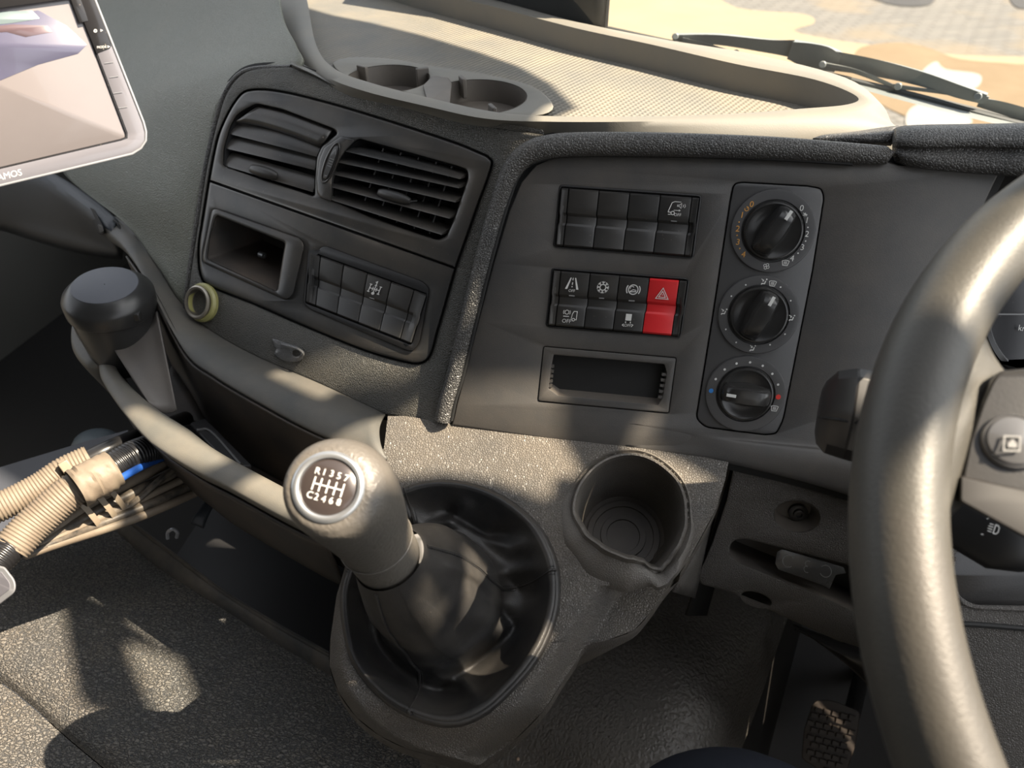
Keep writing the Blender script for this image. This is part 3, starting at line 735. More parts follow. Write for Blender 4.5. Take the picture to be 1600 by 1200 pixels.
# thin seam of the roll
MB().tube([FA.at(x + (13 if y > 262 else 2), y + (0 if y > 262 else 16), .004) for x, y, r in pth[:-2]], .0016, 8, steps=5).build('seam_bead', M['gap'], st_)

# card slot
cs = thing('card_slot', 'shallow rectangular open slot with toothed ends under the hazard switch', 'compartment', tuple(FA.at(945, 592)))
MB().plate(inset(SLOT_O, .8), [SLOT], FA, .0006, -.004, 1.2).build('slot_frame', M['fascia'], cs)
MB().well(SLOT, FA, -.001, -.040, 2, way=Vector((0, -1, .06)).normalized()).build('slot_box', M['cup'], cs)
for (xa, ya, xb, yb, sgn) in ((861,568,857,606,1), (1040,580,1033,624,-1)):
    tm = MB()
    for k in range(5):
        t = .10 + k * .2
        x, y = xa + (xb - xa) * t, ya + (yb - ya) * t
        tm.box(FA.at(x + 1 * sgn, y, -.0025), FA.h * .0022, FA.u * .0011, FA.n * .002)
    tm.build('slot_teeth', M['fascia'], cs)

# heater controls
hc = thing('heater_controls', 'tall black heater control unit with three round dials beside the steering wheel', 'heater controls', tuple(FA.at(1187, 490)))
MB().plate(inset(CLI, 1.6), [], FA, .0010, -.005, 2.0).build('control_plate', M['dial'], hc)
def dial(cx, cy, R, rk, ang, marklen, lab):
    c = FA.at(cx, cy, .001); S = FA.d(cx, cy) / FPX; R *= S; rk *= S
    ring = MB().lathe(c, FA.n, [(R,-.001),(R,.0012),(R*.985,.0020),(R*.94,.0022),(rk*1.07,.0018),(rk*1.05,-.001)], 64).build('dial_ring', M['dial'], hc)
    kb = MB().lathe(c, FA.n, [(rk,-.001),(rk,.0035),(rk*.96,.0048),(rk*.92,.0050),(rk*.86,.0040),(rk*.5,.0030),(.0003,.0030)], 56).build('dial_knob', M['knob_gloss'], hc)
    a = rad(ang); ex = FA.h * math.cos(a) + FA.u * math.sin(a); ey = FA.n.cross(ex)
    rings = []
    for k in range(15):
        t = -1 + 2 * k / 14; prof = math.sqrt(max(0, 1 - t * t)); hh = .0035 + .0125 * max(.02, 1 - abs(t) ** 5) * (.94 + .06 * t)
        wd_ = rk * (.27 + .08 * (1 - abs(t))) if abs(t) < .99 else rk * .12
        p = c + ex * t * rk * .93
        rings.append([p + ey * (-wd_ * 1.35) + FA.n * .002, p + ey * (-wd_ * 1.0) + FA.n * hh * .75, p + ey * (-wd_ * .75) + FA.n * hh * .97, p + ey * wd_ * -.2 + FA.n * hh * 1.0,
                      p + ey * wd_ * .2 + FA.n * hh * 1.0, p + ey * wd_ * .75 + FA.n * hh * .97, p + ey * wd_ * 1.0 + FA.n * hh * .75, p + ey * wd_ * 1.35 + FA.n * .002])
    MB().loft(rings, cap0=True, cap1=True).build('grip', M['knob_gloss'], kb, smooth=50)
    o = c + ex * rk * .62 + FA.n * .0163
    g = MB().box(o, ex * rk * .17, ey * rk * .055, FA.n * .00025); g.build('pointer', M['white'], kb, bevel=.0001)
    return ring
dr1 = dial(1207, 361, 64, 45, 62, 0, '')
dr2 = dial(1184.6, 491.7, 61.5, 44, 68, 0, '')
dr3 = dial(1164, 615, 60.5, 42, 176, 0, '')
def zx(x, y): return 1070 + x / 2.792, 270 + y / 2.792
H = .0032
fu = lambda x, y, s=1.0, a=6: uv(FA, *zx(x, y), a, H, s, 6)
wl, ol = [], []
for ch, x, y in (('0',510,155),('1',533,208),('2',533,268),('3',513,326),('4',468,374)): wl.append(text(fu(x, y), ch, 13.5))
for ch, x, y in (('0',292,138),('1',250,185),('2',231,245),('3',232,303),('4',256,357)): ol.append(text(fu(x, y), ch, 13.5))
for x, y in ((537,238),(527,298),(494,351)): wl.append(fl(fu(x, y), circ(0, 0, 1.2, 10)))
for x, y in ((237,215),(228,273),(240,330)): ol.append(fl(fu(x, y), circ(0, 0, 1.1, 10)))
wl += [st(fu(525,182), [(-3,2),(0,-1),(3,2)], 1), st(fu(525,182), [(-3.5,-2),(3.5,0)], 1), st(fu(525,182), [(0,-3),(0,3)], .9)]
ol += [st(fu(270,158), circ(0,0,3,12,-60,200), 1.1), st(fu(270,158), [(-1,-4),(2,-3),(0,-1)], 1)]
def defrost(x, y, s=1.0):
    f = fu(x, y, s); r = [st(f, [(-5.5,-3),(-3,-4),(3,-4),(5.5,-3),(3.6,4),(-3.6,4)], 1.0, True)]
    for u in (-1.8, 0, 1.8): r.append(st(f, [(u-.5,2.4),(u+.5,.6),(u-.5,-.8),(u+.5,-2.4)], .8))
    return r
wl += defrost(439, 393)
ff = fu(356, 408)
for k in range(4):
    a = math.pi / 2 * k + .4; wl.append(st(ff, circ(2.7*math.cos(a), 2.7*math.sin(a), 2.1, 10), .9, True))
wl += defrost(391, 1028)
def person_icon(x, y, m=1):
    f = fu(x, y); return [fl(f, circ(3*m,-4,1.3,8)), st(f, [(2*m,-1.5),(1*m,3),(-3*m,3.2),(-4*m,5)], 1.6), st(f, [(-5*m,-4),(-1*m,-1)], 1.1), st(f, [(-3.2*m,-.2),(-1*m,-1),(-1.6*m,-3.2)], .9)]
d2 = person_icon(347, 475) + defrost(383, 483) + person_icon(172, 606) + person_icon(468, 633) + person_icon(297, 765)
for x, y in ((266,489),(203,538),(418,499),(462,558),(437,704),(372,750),(224,740),(179,683)): d2.append(fl(fu(x, y), circ(0,0,1.3,10)))
d3 = defrost(391, 1028)
for x, y in ((135,900),(174,858),(226,832),(285,827),(340,842),(382,877),(407,924)): d3.append(fl(fu(x, y), circ(0,0,1.9,12)))
wl = wl[:-4]
icons(wl, 'fan_numbers', 'white', dr1); icons(ol, 'heater_numbers', 'orange', dr1)
icons(d2, 'air_flow_symbols', 'white', dr2); icons(d3, 'temperature_dots', 'white', dr3)
icons([fl(fu(115, 951), circ(0,0,3.6,16))], 'cold_dot', 'blue', dr3); icons([fl(fu(408, 978), circ(0,0,4.0,16))], 'hot_dot', 'reddot', dr3)

# right pad over the instruments
rp_ = thing('instrument_hood', 'black grained padded hood above the instruments at the right edge', 'instrument hood', tuple(D(1500, 230, .5)))
def pad_ring(x, yt, ym, yb, d):
    return [D(x, yt + 8, d + .05), D(x, yt, d + .022), D(x, yt + 4, d + .006), D(x, (yt + ym) / 2 + 4, d - .002), D(x, ym, d - .001), D(x, ym + 5, d + .0025), D(x, (ym + yb) / 2, d + .001), D(x, yb - 4, d + .004), D(x, yb + 2, d + .012), D(x, yb, d + .05)]
MB().surf([pad_ring(1394,206,226,246,.530), pad_ring(1404,198,227,254,.518), pad_ring(1440,195,229,262,.512), pad_ring(1500,194,228,268,.508), pad_ring(1560,193,229,272,.503), pad_ring(1640,192,232,278,.495), pad_ring(1900,196,246,300,.48), pad_ring(2250,215,280,350,.47)], 5, 5).build('hood_pad', M['trim'], rp_, solid=.003)
MB().surf([[D(1270,216,.540), D(1330,216,.536), D(1396,222,.53)], [D(1290,210,.545), D(1340,208,.54), D(1400,206,.532)], [D(1330,207,.56), D(1370,200,.56), D(1404,196,.55)]], 4, 4).build('hood_end', M['trim'], rp_, solid=.006)

# instrument cluster
ic = thing('instrument_cluster', 'dark instrument cluster with a km/h dial seen through the steering wheel', 'instrument cluster', tuple(D(1600, 500, .56)))
IP = Plane(D(1590, 490, .56), 12, 32)
MB().plate([(1520,258),(1640,262),(1950,295),(1950,760),(1660,760),(1440,720),(1455,600),(1490,440)], [], IP, -.006, -.012, 2).build('cluster_face', M['hub_dark'], ic)
MB().lathe(IP.at(1650, 480, -.003), IP.n, [(.058,-.003),(.058,.002),(.055,.003),(.053,.001),(.001,.001)], 64).build('dial_face', M['bezel_dark'], ic)
fi = uv(IP, 1604, 514, 8, .000, 1, 4)
icons([text(fi, 'km/h', 13, 0, 0)], 'dial_lettering', 'white', ic)
icons([st(uv(IP, 1590, 491, 0, .001), [(-34,0),(40,0)], 2.2)], 'dial_line', 'grey_print', ic)

# ================================================================== CENTRE CONSOLE
con = thing('centre_console', 'brown grey grained gear lever console with a built in cup holder', 'console', tuple(KP.at(760, 900)))
CUPC = (985, 796)
def per(tab, a):
    a = a % 360; T = tab + [(tab[0][0] + 360, tab[0][1])]
    if a < T[0][0]: a += 360
    for (p, vp_), (q_, vq) in zip(T, T[1:]):
        if a <= q_:
            t = (a - p) / (q_ - p); t = t * t * (3 - 2 * t); return vp_ + (vq - vp_) * t
RT = [(0,88),(25,88),(50,86),(90,88),(135,88),(180,90),(205,82),(228,75),(250,74),(272,78),(283,84),(291,100),(297,106),(303,102),(318,96),(338,92)]
HT = [(0,.002),(90,.002),(180,.004),(212,.012),(245,.016),(272,.014),(283,.008),(293,-.003),(303,-.002),(320,.003),(340,.003)]
BT = [(0,9),(90,8),(150,10),(180,20),(212,36),(240,48),(265,46),(285,34),(300,22),(330,16)]
def kd(x, y, o=0.0):
    return KP.at(x, y, o)
def lerp_tab(tab, y):
    if y <= tab[0][0]: return tab[0][1]
    for (a, va), (b, vb) in zip(tab, tab[1:]):
        if y <= b:
            t = (y - a) / (b - a); return va + (vb - va) * t
    return tab[-1][1]
LE = [(650,606),(700,600),(750,560),(800,548),(850,548),(880,541),(930,526),(1000,516),(1040,515),(1080,528),(1120,556),(1150,594),(1170,636),(1185,690),(1200,740)]
RE = [(650,640),(665,704),(683,840),(703,1000),(723,1138),(750,1133),(793,1120),(880,1073),(923,1040),(957,1016),(985,990),(1000,950),(1007,915),(1033,900),(1060,882),(1110,850),(1160,800),(1185,765),(1200,742)]
TOPY = [(600,648),(640,654),(704,665),(840,683),(1000,703),(1140,723)]
RIDGE = [(1133,750),(1090,800),(1050,870),(1010,930),(960,925),(930,916),(895,968),(850,1033),(800,1105),(760,1150),(720,1180)]
def ridge_x(y):
    R = [(723,1137),(760,1128),(800,1095),(860,1052),(905,1000),(918,932),(968,897),(1033,852),(1105,802),(1150,758),(1185,715)]
    return lerp_tab(R, y)
rows = []
ys = [650 + 5 * k for k in range(111)]
def sst(a, b, x):
    t = max(0, min(1, (x - a) / (b - a))); return t * t * (3 - 2 * t)
def koff(x, y):
    """height of the console skin over its main plane"""
    o = 0.0
    # front and left skirts roll down
    rx = ridge_x(y)
    if x > rx: o -= .030 * min(1.0, (x - rx) / 45.0) ** 1.15 * (1 if y > 900 else .55)
    lx = lerp_tab(LE, y)
    e = x - lx
    if y > 860 and e < 26: o -= .030 * (1 - e / 26) ** 2.2
    # nose at the bottom
    if y > 1075:
        bottom = 1190 - abs(x - 740) * .12
        o -= .035 * sst(0, 1, (y - 1085) / (bottom - 1085)) ** 1.3 if bottom > 1085 else 0
    # dip in front of the cup holder, the cup's own shell stands out of it
    dx, dy = x - 985, y - 796; r = math.hypot(dx, dy)
    if dy > -20 or dx < -40:
        side_ = sst(-70, 30, dy) if dx > -60 else sst(-40, 40, dy)
        o -= .020 * side_ * (1 - sst(96, 118, r) * .15) * sst(180, 128, r) if False else 0
    # top edge dives under the switch panel
    return o
def ptop(x): 
    T = TOPY
    if x <= T[0][0]: return T[0][1]
    for (a, va), (b, vb) in zip(T, T[1:]):
        if x <= b: return va + (vb - va) * (x - a) / (b - a)
    return T[-1][1]
NC = 90
grid = []
for y in ys:
    a, b = lerp_tab(LE, y), lerp_tab(RE, y)
    if y < 723: b = 1139; 
    row = []
    for i in range(NC + 1):
        x = a + (b - a) * i / NC
        yy = max(y, ptop(x) - 3)
        row.append((x, yy, koff(x, yy)))
    grid.append(row)
mb = MB(); n = NC + 1
idx = []
for row in grid:
    idx.append(mb.add([kd(x, y, o) for x, y, o in row]))
BOOT = [(618,772),(671,755),(729,757),(787,779),(835,817),(862,862),(872,910),(866,968),(838,1031),(790,1087),(748,1120),(700,1133),(642,1118),(593,1086),(553,1035),(539,978),(536,929),(545,891),(560,840),(585,797)]
def inside(P, x, y):
    c = False; n_ = len(P)
    for i in range(n_):
        x1, y1 = P[i]; x2, y2 = P[(i + 1) % n_]
        if (y1 > y) != (y2 > y) and x < (x2 - x1) * (y - y1) / (y2 - y1) + x1: c = not c
    return c
BI = inset(spl(BOOT, 3), 9)
for r in range(len(grid) - 1):
    for i in range(NC):
        (x0, y0, _), (x1, y1, _) = grid[r][i], grid[r + 1][i + 1]
        if abs(grid[r][i][1] - grid[r+1][i][1]) < .01 and abs(grid[r][i+1][1] - grid[r+1][i+1][1]) < .01: continue
        xc, yc = (x0 + x1) / 2, (y0 + y1) / 2
        if math.hypot(xc - 985, yc - 796) < per(RT, math.degrees(math.atan2(796 - yc, xc - 985))) + 3: continue
        if inside(BI, xc, yc): continue
        mb.f.append((idx[r] + i, idx[r] + i + 1, idx[r + 1] + i + 1, idx[r + 1] + i))
shell = mb.build('console_shell', M['console'], con, smooth=70)
# skirts hanging from the outline to the floor
def hangdown(pts, drop, inward, name, m, par, pre=None):
    c = KP.at(760, 900)
    r0 = [kd(x, y, koff(x, y)) for x, y in pts]
    r1 = [p - Z * .012 + ((c - p) * Vector((1, 1, 0))).normalized() * .002 if False else p - Z * .012 for p in r0]
    r2 = [p - Z * drop + Vector(((c - p).x, (c - p).y, 0)).normalized() * inward for p in r0]
    return MB().loft([r0, r1, r2], close=False).build(name, M[m], par, smooth=60)
hangdown(ospl([(541,880),(526,930),(516,1000),(515,1040),(528,1080),(556,1120),(594,1150),(636,1170),(690,1185),(740,1198)], 4), .17, .075, 'left_skirt', 'console', con)
hangdown(ospl([(1139,723),(1133,750),(1120,793),(1073,880),(1040,923),(1016,957),(990,985),(950,1000),(915,1007),(900,1033),(882,1060),(850,1110),(800,1160),(742,1200)], 4), .17, .11, 'right_skirt', 'console', con)
# cup holder: rim, wall, floor with rings
cu = MB()
cc = KP.at(985, 796); S = KP.d(985, 796) / FPX; R0 = 88 * S
ax = KP.n
def rimh(a):
    """rim height by direction: a notch at the lower right"""
    dd = (a - 293 + 180) % 360 - 180
    return -.020 * math.exp(-(dd / 16.0) ** 2)
rings = []
def cring(kr, dh, kb=0.0, hb=None):
    out_ = []
    for k in range(120):
        a = 3 * k; t = rad(a); r = per(RT, a) * kr + per(BT, a) * kb; h = per(HT, a)
        h = hb if hb is not None else h + dh
        if kb and hb is None: h = per(HT, a) * (1 - kb) + dh
        out_.append(KP.at(985 + r * math.cos(t), 796 - r * math.sin(t), h))
    return out_
rings += [cring(1, 0, 1.15, -.006), cring(1, 0, 1.0, -.0008), cring(1, .0002, .6), cring(1, -.003, .14), cring(1, .0005, .07), cring(1, .0022, 0), cring(.965, .0020), cring(.945, -.001), cring(.91, -.014)]
for (rr, h) in ((.88,-.04),(.80,-.074),(.72,-.076)):
    rings.append([cc + (KP.h * math.cos(rad(3 * k)) + KP.u * math.sin(rad(3 * k))) * R0 * rr + ax * h for k in range(120)])
cu.loft(rings)
holder = cu.build('cup_holder', M['cup_out'], con, smooth=60)
fr_ = [(.80,-.0738),(.72,-.0757),(.71,-.074),(.60,-.074),(.59,-.0757),(.45,-.0757),(.44,-.074),(.33,-.074),(.32,-.0757),(.001,-.0757)]
MB().lathe(cc, ax, [(R0*.972, -.003), (R0*.90,-.030)] and [(R0 * r, h + .0006) for r, h in fr_], 56).build('cup_floor', M['cup'], holder)

# ------------------------------------------------------------------ leather boot
bt = thing('gear_boot', 'black crumpled leather gear lever boot with double stitched seams', 'gear boot', tuple(KP.at(700, 945)))
base = spl(BOOT, 3)
NB = len(base)
cb0 = Vector((sum(p[0] for p in base) / NB, sum(p[1] for p in base) / NB))
TOPC = D(608, 872, .452)
tax = (D(565, 812, .425) - TOPC).normalized()
tx_ = (CR - tax * CR.dot(tax)).normalized(); ty_ = tax.cross(tx_)
ang0 = [math.atan2(-(p[1] - cb0.y), p[0] - cb0.x) for p in base]
RIDGES = [ # (points in the picture, height, width)
 ([(640,835),(700,884),(745,903),(800,892),(866,884)], .0055, 13), ([(625,800),(665,822),(705,815),(728,790)], .007, 14), ([(705,815),(750,838),(795,858),(838,846)], .006, 12),
 ([(735,905),(770,940),(803,975)], -.007, 11), ([(803,975),(745,1008),(672,1058)], .006, 12), ([(803,982),(760,1022),(690,1075)], -.006, 13), ([(690,1062),(722,1064),(746,1088),(738,1116)], .008, 12),
 ([(560,935),(598,992),(652,1046)], .004, 10), ([(700,800),(760,835),(832,822)], -.007, 11), ([(640,900),(665,960),(690,1010)], .003, 20), ([(790,905),(820,930),(850,925)], -.004, 12), ([(590,1060),(640,1075),(660,1100)], .004, 10)]
def relief(x, y):
    h = 0
    for P_, amp, wd in RIDGES:
        best = 1e9
        for (x1, y1), (x2, y2) in zip(P_, P_[1:]):
            dx, dy = x2 - x1, y2 - y1; t = max(0, min(1, ((x - x1) * dx + (y - y1) * dy) / (dx * dx + dy * dy)))
            best = min(best, math.hypot(x - x1 - dx * t, y - y1 - dy * t))
        q_ = best / wd
        if q_ < 3: h += amp * 1.5 * math.exp(-q_ ** 1.4)
    return h
def px_(p):
    v = p - CC; d = v.dot(CF); return 800 + FPX * v.dot(CR) / d, 600 - FPX * v.dot(CU) / d
def boot_pt(k, s, fold=True):
    """k index round the base (may be fractional), s 0 at the rim, 1 at the collar"""
    i = int(k) % NB; f_ = k - int(k)
    b2 = Vector(base[i]).lerp(Vector(base[(i + 1) % NB]), f_)
    a = math.atan2(-(b2.y - cb0.y), b2.x - cb0.x)
    B = KP.at(b2.x, b2.y, .001)
    T = TOPC + (tx_ * math.cos(a) + ty_ * math.sin(a)) * .0225
    foot = B.lerp(KP.at(655, 935, -.006), .40)
    if s < .12:
        t = s / .12; p = B.lerp(B.lerp(foot, .22), t) + KP.n * (.0085 * math.sin(math.pi * min(1, t * .9 + .1)))
    elif s < .45:
        t = (s - .12) / .33; p = B.lerp(foot, .22 + .78 * t) + KP.n * (.0085 * math.sin(math.pi) - .026 * math.sin(math.pi * min(.72, t * .72)) )
    else:
        t = (s - .45) / .55
        f0 = foot - KP.n * .026 * math.sin(math.pi * .72)
        p = f0.lerp(T, t) + ((f0 - TOPC) - tax * (f0 - TOPC).dot(tax)).normalized() * (.006 * math.sin(math.pi * t))
    if fold:
        env = math.sin(math.pi * max(0, min(1, (s - .08) / .86))) ** .8
        w1 = math.sin(a * 3 + 5.5 * s + .6) * .0022 + math.sin(a * 5 - 9 * s + 2.0) * .0012
        nz = noise.noise(Vector((p.x * 38, p.y * 38, p.z * 38))) * .004 + (1 - abs(noise.noise(Vector((p.x * 30 + 5, p.y * 30, p.z * 30)))) * 4) * .0014
        p = p + (KP.n * .6 + (p - KP.at(655, 935)).normalized() * .6) * (w1 + nz) * env
        p = p + (CC - p).normalized() * relief(*px_(p)) * min(1, env * 1.8)
    return p
svals = [0, .03, .06, .09, .12] + [.12 + .88 * k / 40 for k in range(1, 41)]
rings = [[boot_pt(k / 2, s_) for k in range(NB * 2)] for s_ in svals]
bl = MB().loft(rings).build('leather', M['leather'], bt, smooth=180)
rimr = [[KP.at(x, y, o) for x, y in inset(base, d)] for d, o in ((-5,-.006),(-4,.002),(-1,.006),(4,.008),(8,.005),(10,-.004))]
MB().loft(rimr).build('rim_bead', M['leather'], bt, smooth=180)
def near_index(x, y):
    return min(range(NB), key=lambda i: (base[i][0] - x) ** 2 + (base[i][1] - y) ** 2)
for (x, y) in ((871, 885), (628, 770), (640, 1118), (545, 895)):
    k0 = near_index(x, y)
    sm = MB()
    sm.tube([boot_pt(k0, s_) + (boot_pt(k0, s_) - KP.at(655, 935, -.03)).normalized() * .0008 for s_ in [.02 + .96 * j / 36 for j in range(37)]], .0011, 6)
    seam = sm.build('seam', M['leather'], bt)
    dm = MB()
    for off in (-.38, .38):
        for j in range(70):
            s0 = .03 + .94 * j / 70; s1 = s0 + .0075
            e_ = (boot_pt(k0, s0) - KP.at(655, 935, -.03)).normalized() * .0007
            dm.tube([boot_pt((k0 + off) % NB, s0) + e_, boot_pt((k0 + off) % NB, s1) + e_], .00042, 4)
    dm.build('stitching', M['thread'], seam)

# ------------------------------------------------------------------ gear lever
gl = thing('gear_lever', 'worn grey rubber gear knob with an engraved shift pattern badge', 'gear lever', tuple(TOPC))
sp = [(607,877,.4560,.0200),(604,870,.452,.0208),(596,858,.4450,.0212),(590,849,.4400,.0213),(578,828,.4300,.0230),(563,803,.4180,.0260),(549,784,.4070,.0279),(538,771,.3980,.0285),(530,764,.3905,.0281),(523,761,.3845,.0266),(518,760,.3805,.0244),(514,761,.3778,.0216),(513,761,.3768,.0182)]
ctr = [D(x, y, d) for x, y, d, r in sp]; rr_ = [r for *_, r in sp]
bn = ((CC - ctr[-1]).normalized() * .86 + (-CR) * .12 + FH * -.05 + Z * .28).normalized()
ax0 = (ctr[4] - ctr[0]).normalized()
rings = []
for i, (p, r) in enumerate(zip(ctr, rr_)):
    t = i / (len(ctr) - 1); a_ = ax0.lerp(bn, sst(.25, .95, t)).normalized()
    x_ = (CR - a_ * CR.dot(a_)).normalized(); y_ = a_.cross(x_)
    rings.append([p + (x_ * math.cos(g) + y_ * math.sin(g)) * r for g in (2 * math.pi * k / 48 for k in range(48))])
rings = [list(r) for r in zip(*[cr_pts(c, 3) for c in zip(*rings)])]
MB().loft(rings, cap0=True, cap1=True).build('knob', M['knob'], gl, smooth=180)
bx = (CR + Z * -.0 - bn * CR.dot(bn)).normalized(); by = bn.cross(bx)
bc = ctr[-1]
# thin moulding line round the collar
def knob_ring(t, extra=.0004):
    i = t * (len(rings) - 1); k = int(i); f_ = i - k
    c_ = sum((v for v in rings[k]), Vector()) / 48; out_ = []
    for a, b in zip(rings[k], rings[min(k + 1, len(rings) - 1)]):
        p = a.lerp(b, f_); out_.append(p + (p - c_).normalized() * extra)
    return out_
kr = knob_ring(.27); 
MB().tube(kr + [kr[0]], .0007, 6, cap=False).build('moulding_line', M['knob'], gl)
ring = MB().lathe(bc, bn, [(.0186,-.002),(.0185,.0008),(.0174,.0020),(.0162,.0023),(.0149,.0018),(.0144,.0004),(.0144,-.002)], 64).build('badge_ring', M['ring'], gl)
bd = MB().lathe(bc, bn, [(.0146,.0002),(.0138,.0008),(.007,.0014),(.0001,.0016)], 48).build('badge', M['badge'], gl)
class BFrame:
    def __call__(s, u, v, e=0.0):
        u, v = u * .88, v * .88; a = rad(14); uu, vv = u * math.cos(a) + v * math.sin(a) * -1, u * math.sin(a) + v * math.cos(a)
        r2 = (uu * uu + vv * vv) / 240.0
        return bc + bx * uu * .001 - by * vv * .001 + bn * (.0019 - .0010 * r2 + e * 2)
bf = BFrame(); g = MB()
xs = [-8.4, -4.4, 0, 4.4, 8.8]
for c_, x in zip('R1357', xs): letters(g, bf, c_, 5.6, x, -7.6 + abs(x) * .05)
for c_, x in zip('C2468', xs): letters(g, bf, c_, 5.6, x, 7.6 - abs(x) * .05)
for x in xs: stroke(g, bf, [(x, -3.8), (x, 4.0)], .7)
stroke(g, bf, [(-8.4, 0), (8.8, 0)], .6)
g.build('shift_pattern', M['white'], bd, weld=False)

# ================================================================== TRAY ON TOP OF THE DASH
ty = thing('dashboard_tray', 'pale dusty tray moulded into the dashboard top below the windscreen', 'tray', tuple(TP.at(900, 130)))
# outer foot, rim crest outer, rim crest inner, foot of the wall at the floor; going round
FO = [(405,-60),(428,30),(454,88),(486,131),(524,150),(625,172),(737,199),(842,212),(1000,220),(1200,222),(1400,212),(1392,190),(1375,160),(1320,121),(1180,85),(1040,62),(900,36),(780,3),(640,-30),(480,-60)]
CO = [(430,-60),(455,-4),(474,72),(507,117),(568,142),(662,165),(756,185),(850,190),(1000,190),(1150,186),(1290,181),(1350,172),(1362,156),(1290,119),(1165,93),(1035,64),(905,36),(790,6),(650,-30),(500,-60)]
CI_ = [(452,-60),(477,-10),(494,70),(524,108),(585,131),(672,153),(762,173),(850,181),(1000,182),(1140,178),(1250,170),(1325,163),(1338,150),(1272,124),(1150,100),(1020,70),(900,44),(785,14),(650,-20),(510,-60)]
n5 = lambda P: ospl(P, 5)[:-1] + [P[-1]]
fo, co, ci = [cr_pts(V2(P), 6, True) for P in (FO, CO, CI_)]
FO3 = [TP.at(x, y, -.014) for x, y in fo]; CO3 = [TP.at(x, y, 0) for x, y in co]; CI3 = [TP.at(x, y, 0) for x, y in ci]
MB_ = MB().loft([[p - Z * .02 for p in FO3], FO3, [a * .35 + b * .65 + Z * .001 for a, b in zip(FO3, CO3)], CO3, [(a + b) / 2 + Z * .0012 for a, b in zip(CO3, CI3)], CI3, [p - Z * .004 for p in CI3], [p - Z * .024 for p in CI3]])
MB_.build('tray_rim', M['tray'], ty, smooth=60)
# floor with the two cup recesses
def world_loop(P, pl): return [pl.at(x, y) for x, y in P]
cupA = [ellipse(600, 118, 64, 16, 40)]
A0, B0 = TF.at(604, 127), TF.at(745, 152)
ra, rb = .0375, .0415
mA, mB_ = TP.at(604,127), TP.at(745,152)
def px(p):
    v = p - CC; d = v.dot(CF); return (800 + FPX * v.dot(CR) / d, 600 - FPX * v.dot(CU) / d)
floor_loop = [px(p - Z * .0235) for p in CI3]
floor_loop = [floor_loop[i] for i in range(0, len(floor_loop), 2)]
# a flat island round the cups stands a little above the floor
isl = [(520,100),(545,90),(610,92),(680,104),(760,116),(830,134),(862,160),(858,176),(820,182),(760,176),(680,158),(600,138),(545,122)]
TI = Plane(Vector((0, 0, 1.137)), 0, 90)
cA = [px(TI.at(606,122) + Vector((math.cos(a) * .037, math.sin(a) * .037, 0))) for a in (2*math.pi*k/44 for k in range(44))]
cB = [px(TI.at(745,150) + Vector((math.cos(a) * .042, math.sin(a) * .042, 0))) for a in (2*math.pi*k/44 for k in range(44))]
MB().plate(floor_loop, [], TF, 0, -.003, .5).build('tray_floor', M['tray_floor'], ty)
il = spl(isl, 3)
MB().plate(il, [cA, cB], TI, 0, -.020, 2.5).build('cup_island', M['tray'], ty)
for nm, lp_ in (('cup_recess', cA), ('cup_recess', cB)):
    MB().well(lp_, TI, .0, -.0187, 1, floor=False).build(nm, M['cup'], ty)
# (the recess wells reach down into the dash through the floor)
MB().plate(cA, [], TF, .0008, .0002, .3).build('recess_floor', M['cup'], ty)
MB().plate(cB, [], TF, .0008, .0002, .3).build('recess_floor', M['cup'], ty)
fm = MB()
for cx, cy, R_, aa in ((606,122,.037,(150,35)), (745,150,.042,(120,300))):
    c_ = TI.at(cx, cy)
    for a in aa:
        d_ = Vector((math.cos(rad(a)), math.sin(rad(a)), 0)); e_ = Vector((-d_.y, d_.x, 0))
        fm = MB().box(c_ + d_ * (R_ - .004) - Z * .004, d_ * .006, e_ * .0018, Z * .0085)
        fm.build('gripping_fin', M['cup'], ty, bevel=.0008)
bl_ = [(661,134),(676,118),(700,121),(706,129),(702,171),(690,172),(668,160)]
MB().plate(rnd(bl_, 3), [], TI, .002, -.02, 2).build('divider_block', M['cup'], ty)
# ribs moulded in the left part of the tray floor, a knurled field on the rest
# ------------------------------------------------------------------ box on the dash top
bxo = thing('device_case', 'dark plastic device case standing at the top behind the tray, cut by the picture edge', 'device', tuple(D(840, 20, .80)))
P0, P1 = D(690, -2, .90), D(945, 46, .80)
def bxpt(x, y, d): return D(x, y, d)
face = [D(640,-22,.92), D(780,14,.875), D(925,46,.80), D(945,47,.795)]
tp_ = [p + Z * .09 for p in face]
MB().loft([[p - FH * -.07 for p in face] , face, tp_, [p + FH * .07 for p in tp_]], close=False, ).build('case', M['black'], bxo, solid=.004, solid_off=1)
MB().tube([D(783,14,.872), D(783,14,.872) + Z * .085], .0008, 6).build('joint', M['gap'], bxo)
MB().box(D(932, 22, .793), (face[3] - face[2]).normalized() * .005, FH * .003, Z * .022).build('grille', M['hub_dark'], bxo, bevel=.001)
MB().tube([face[3] + Z * .001, face[3] + Z * .09], .003, 8).build('edge_strip', M['bezel_dark'], bxo)

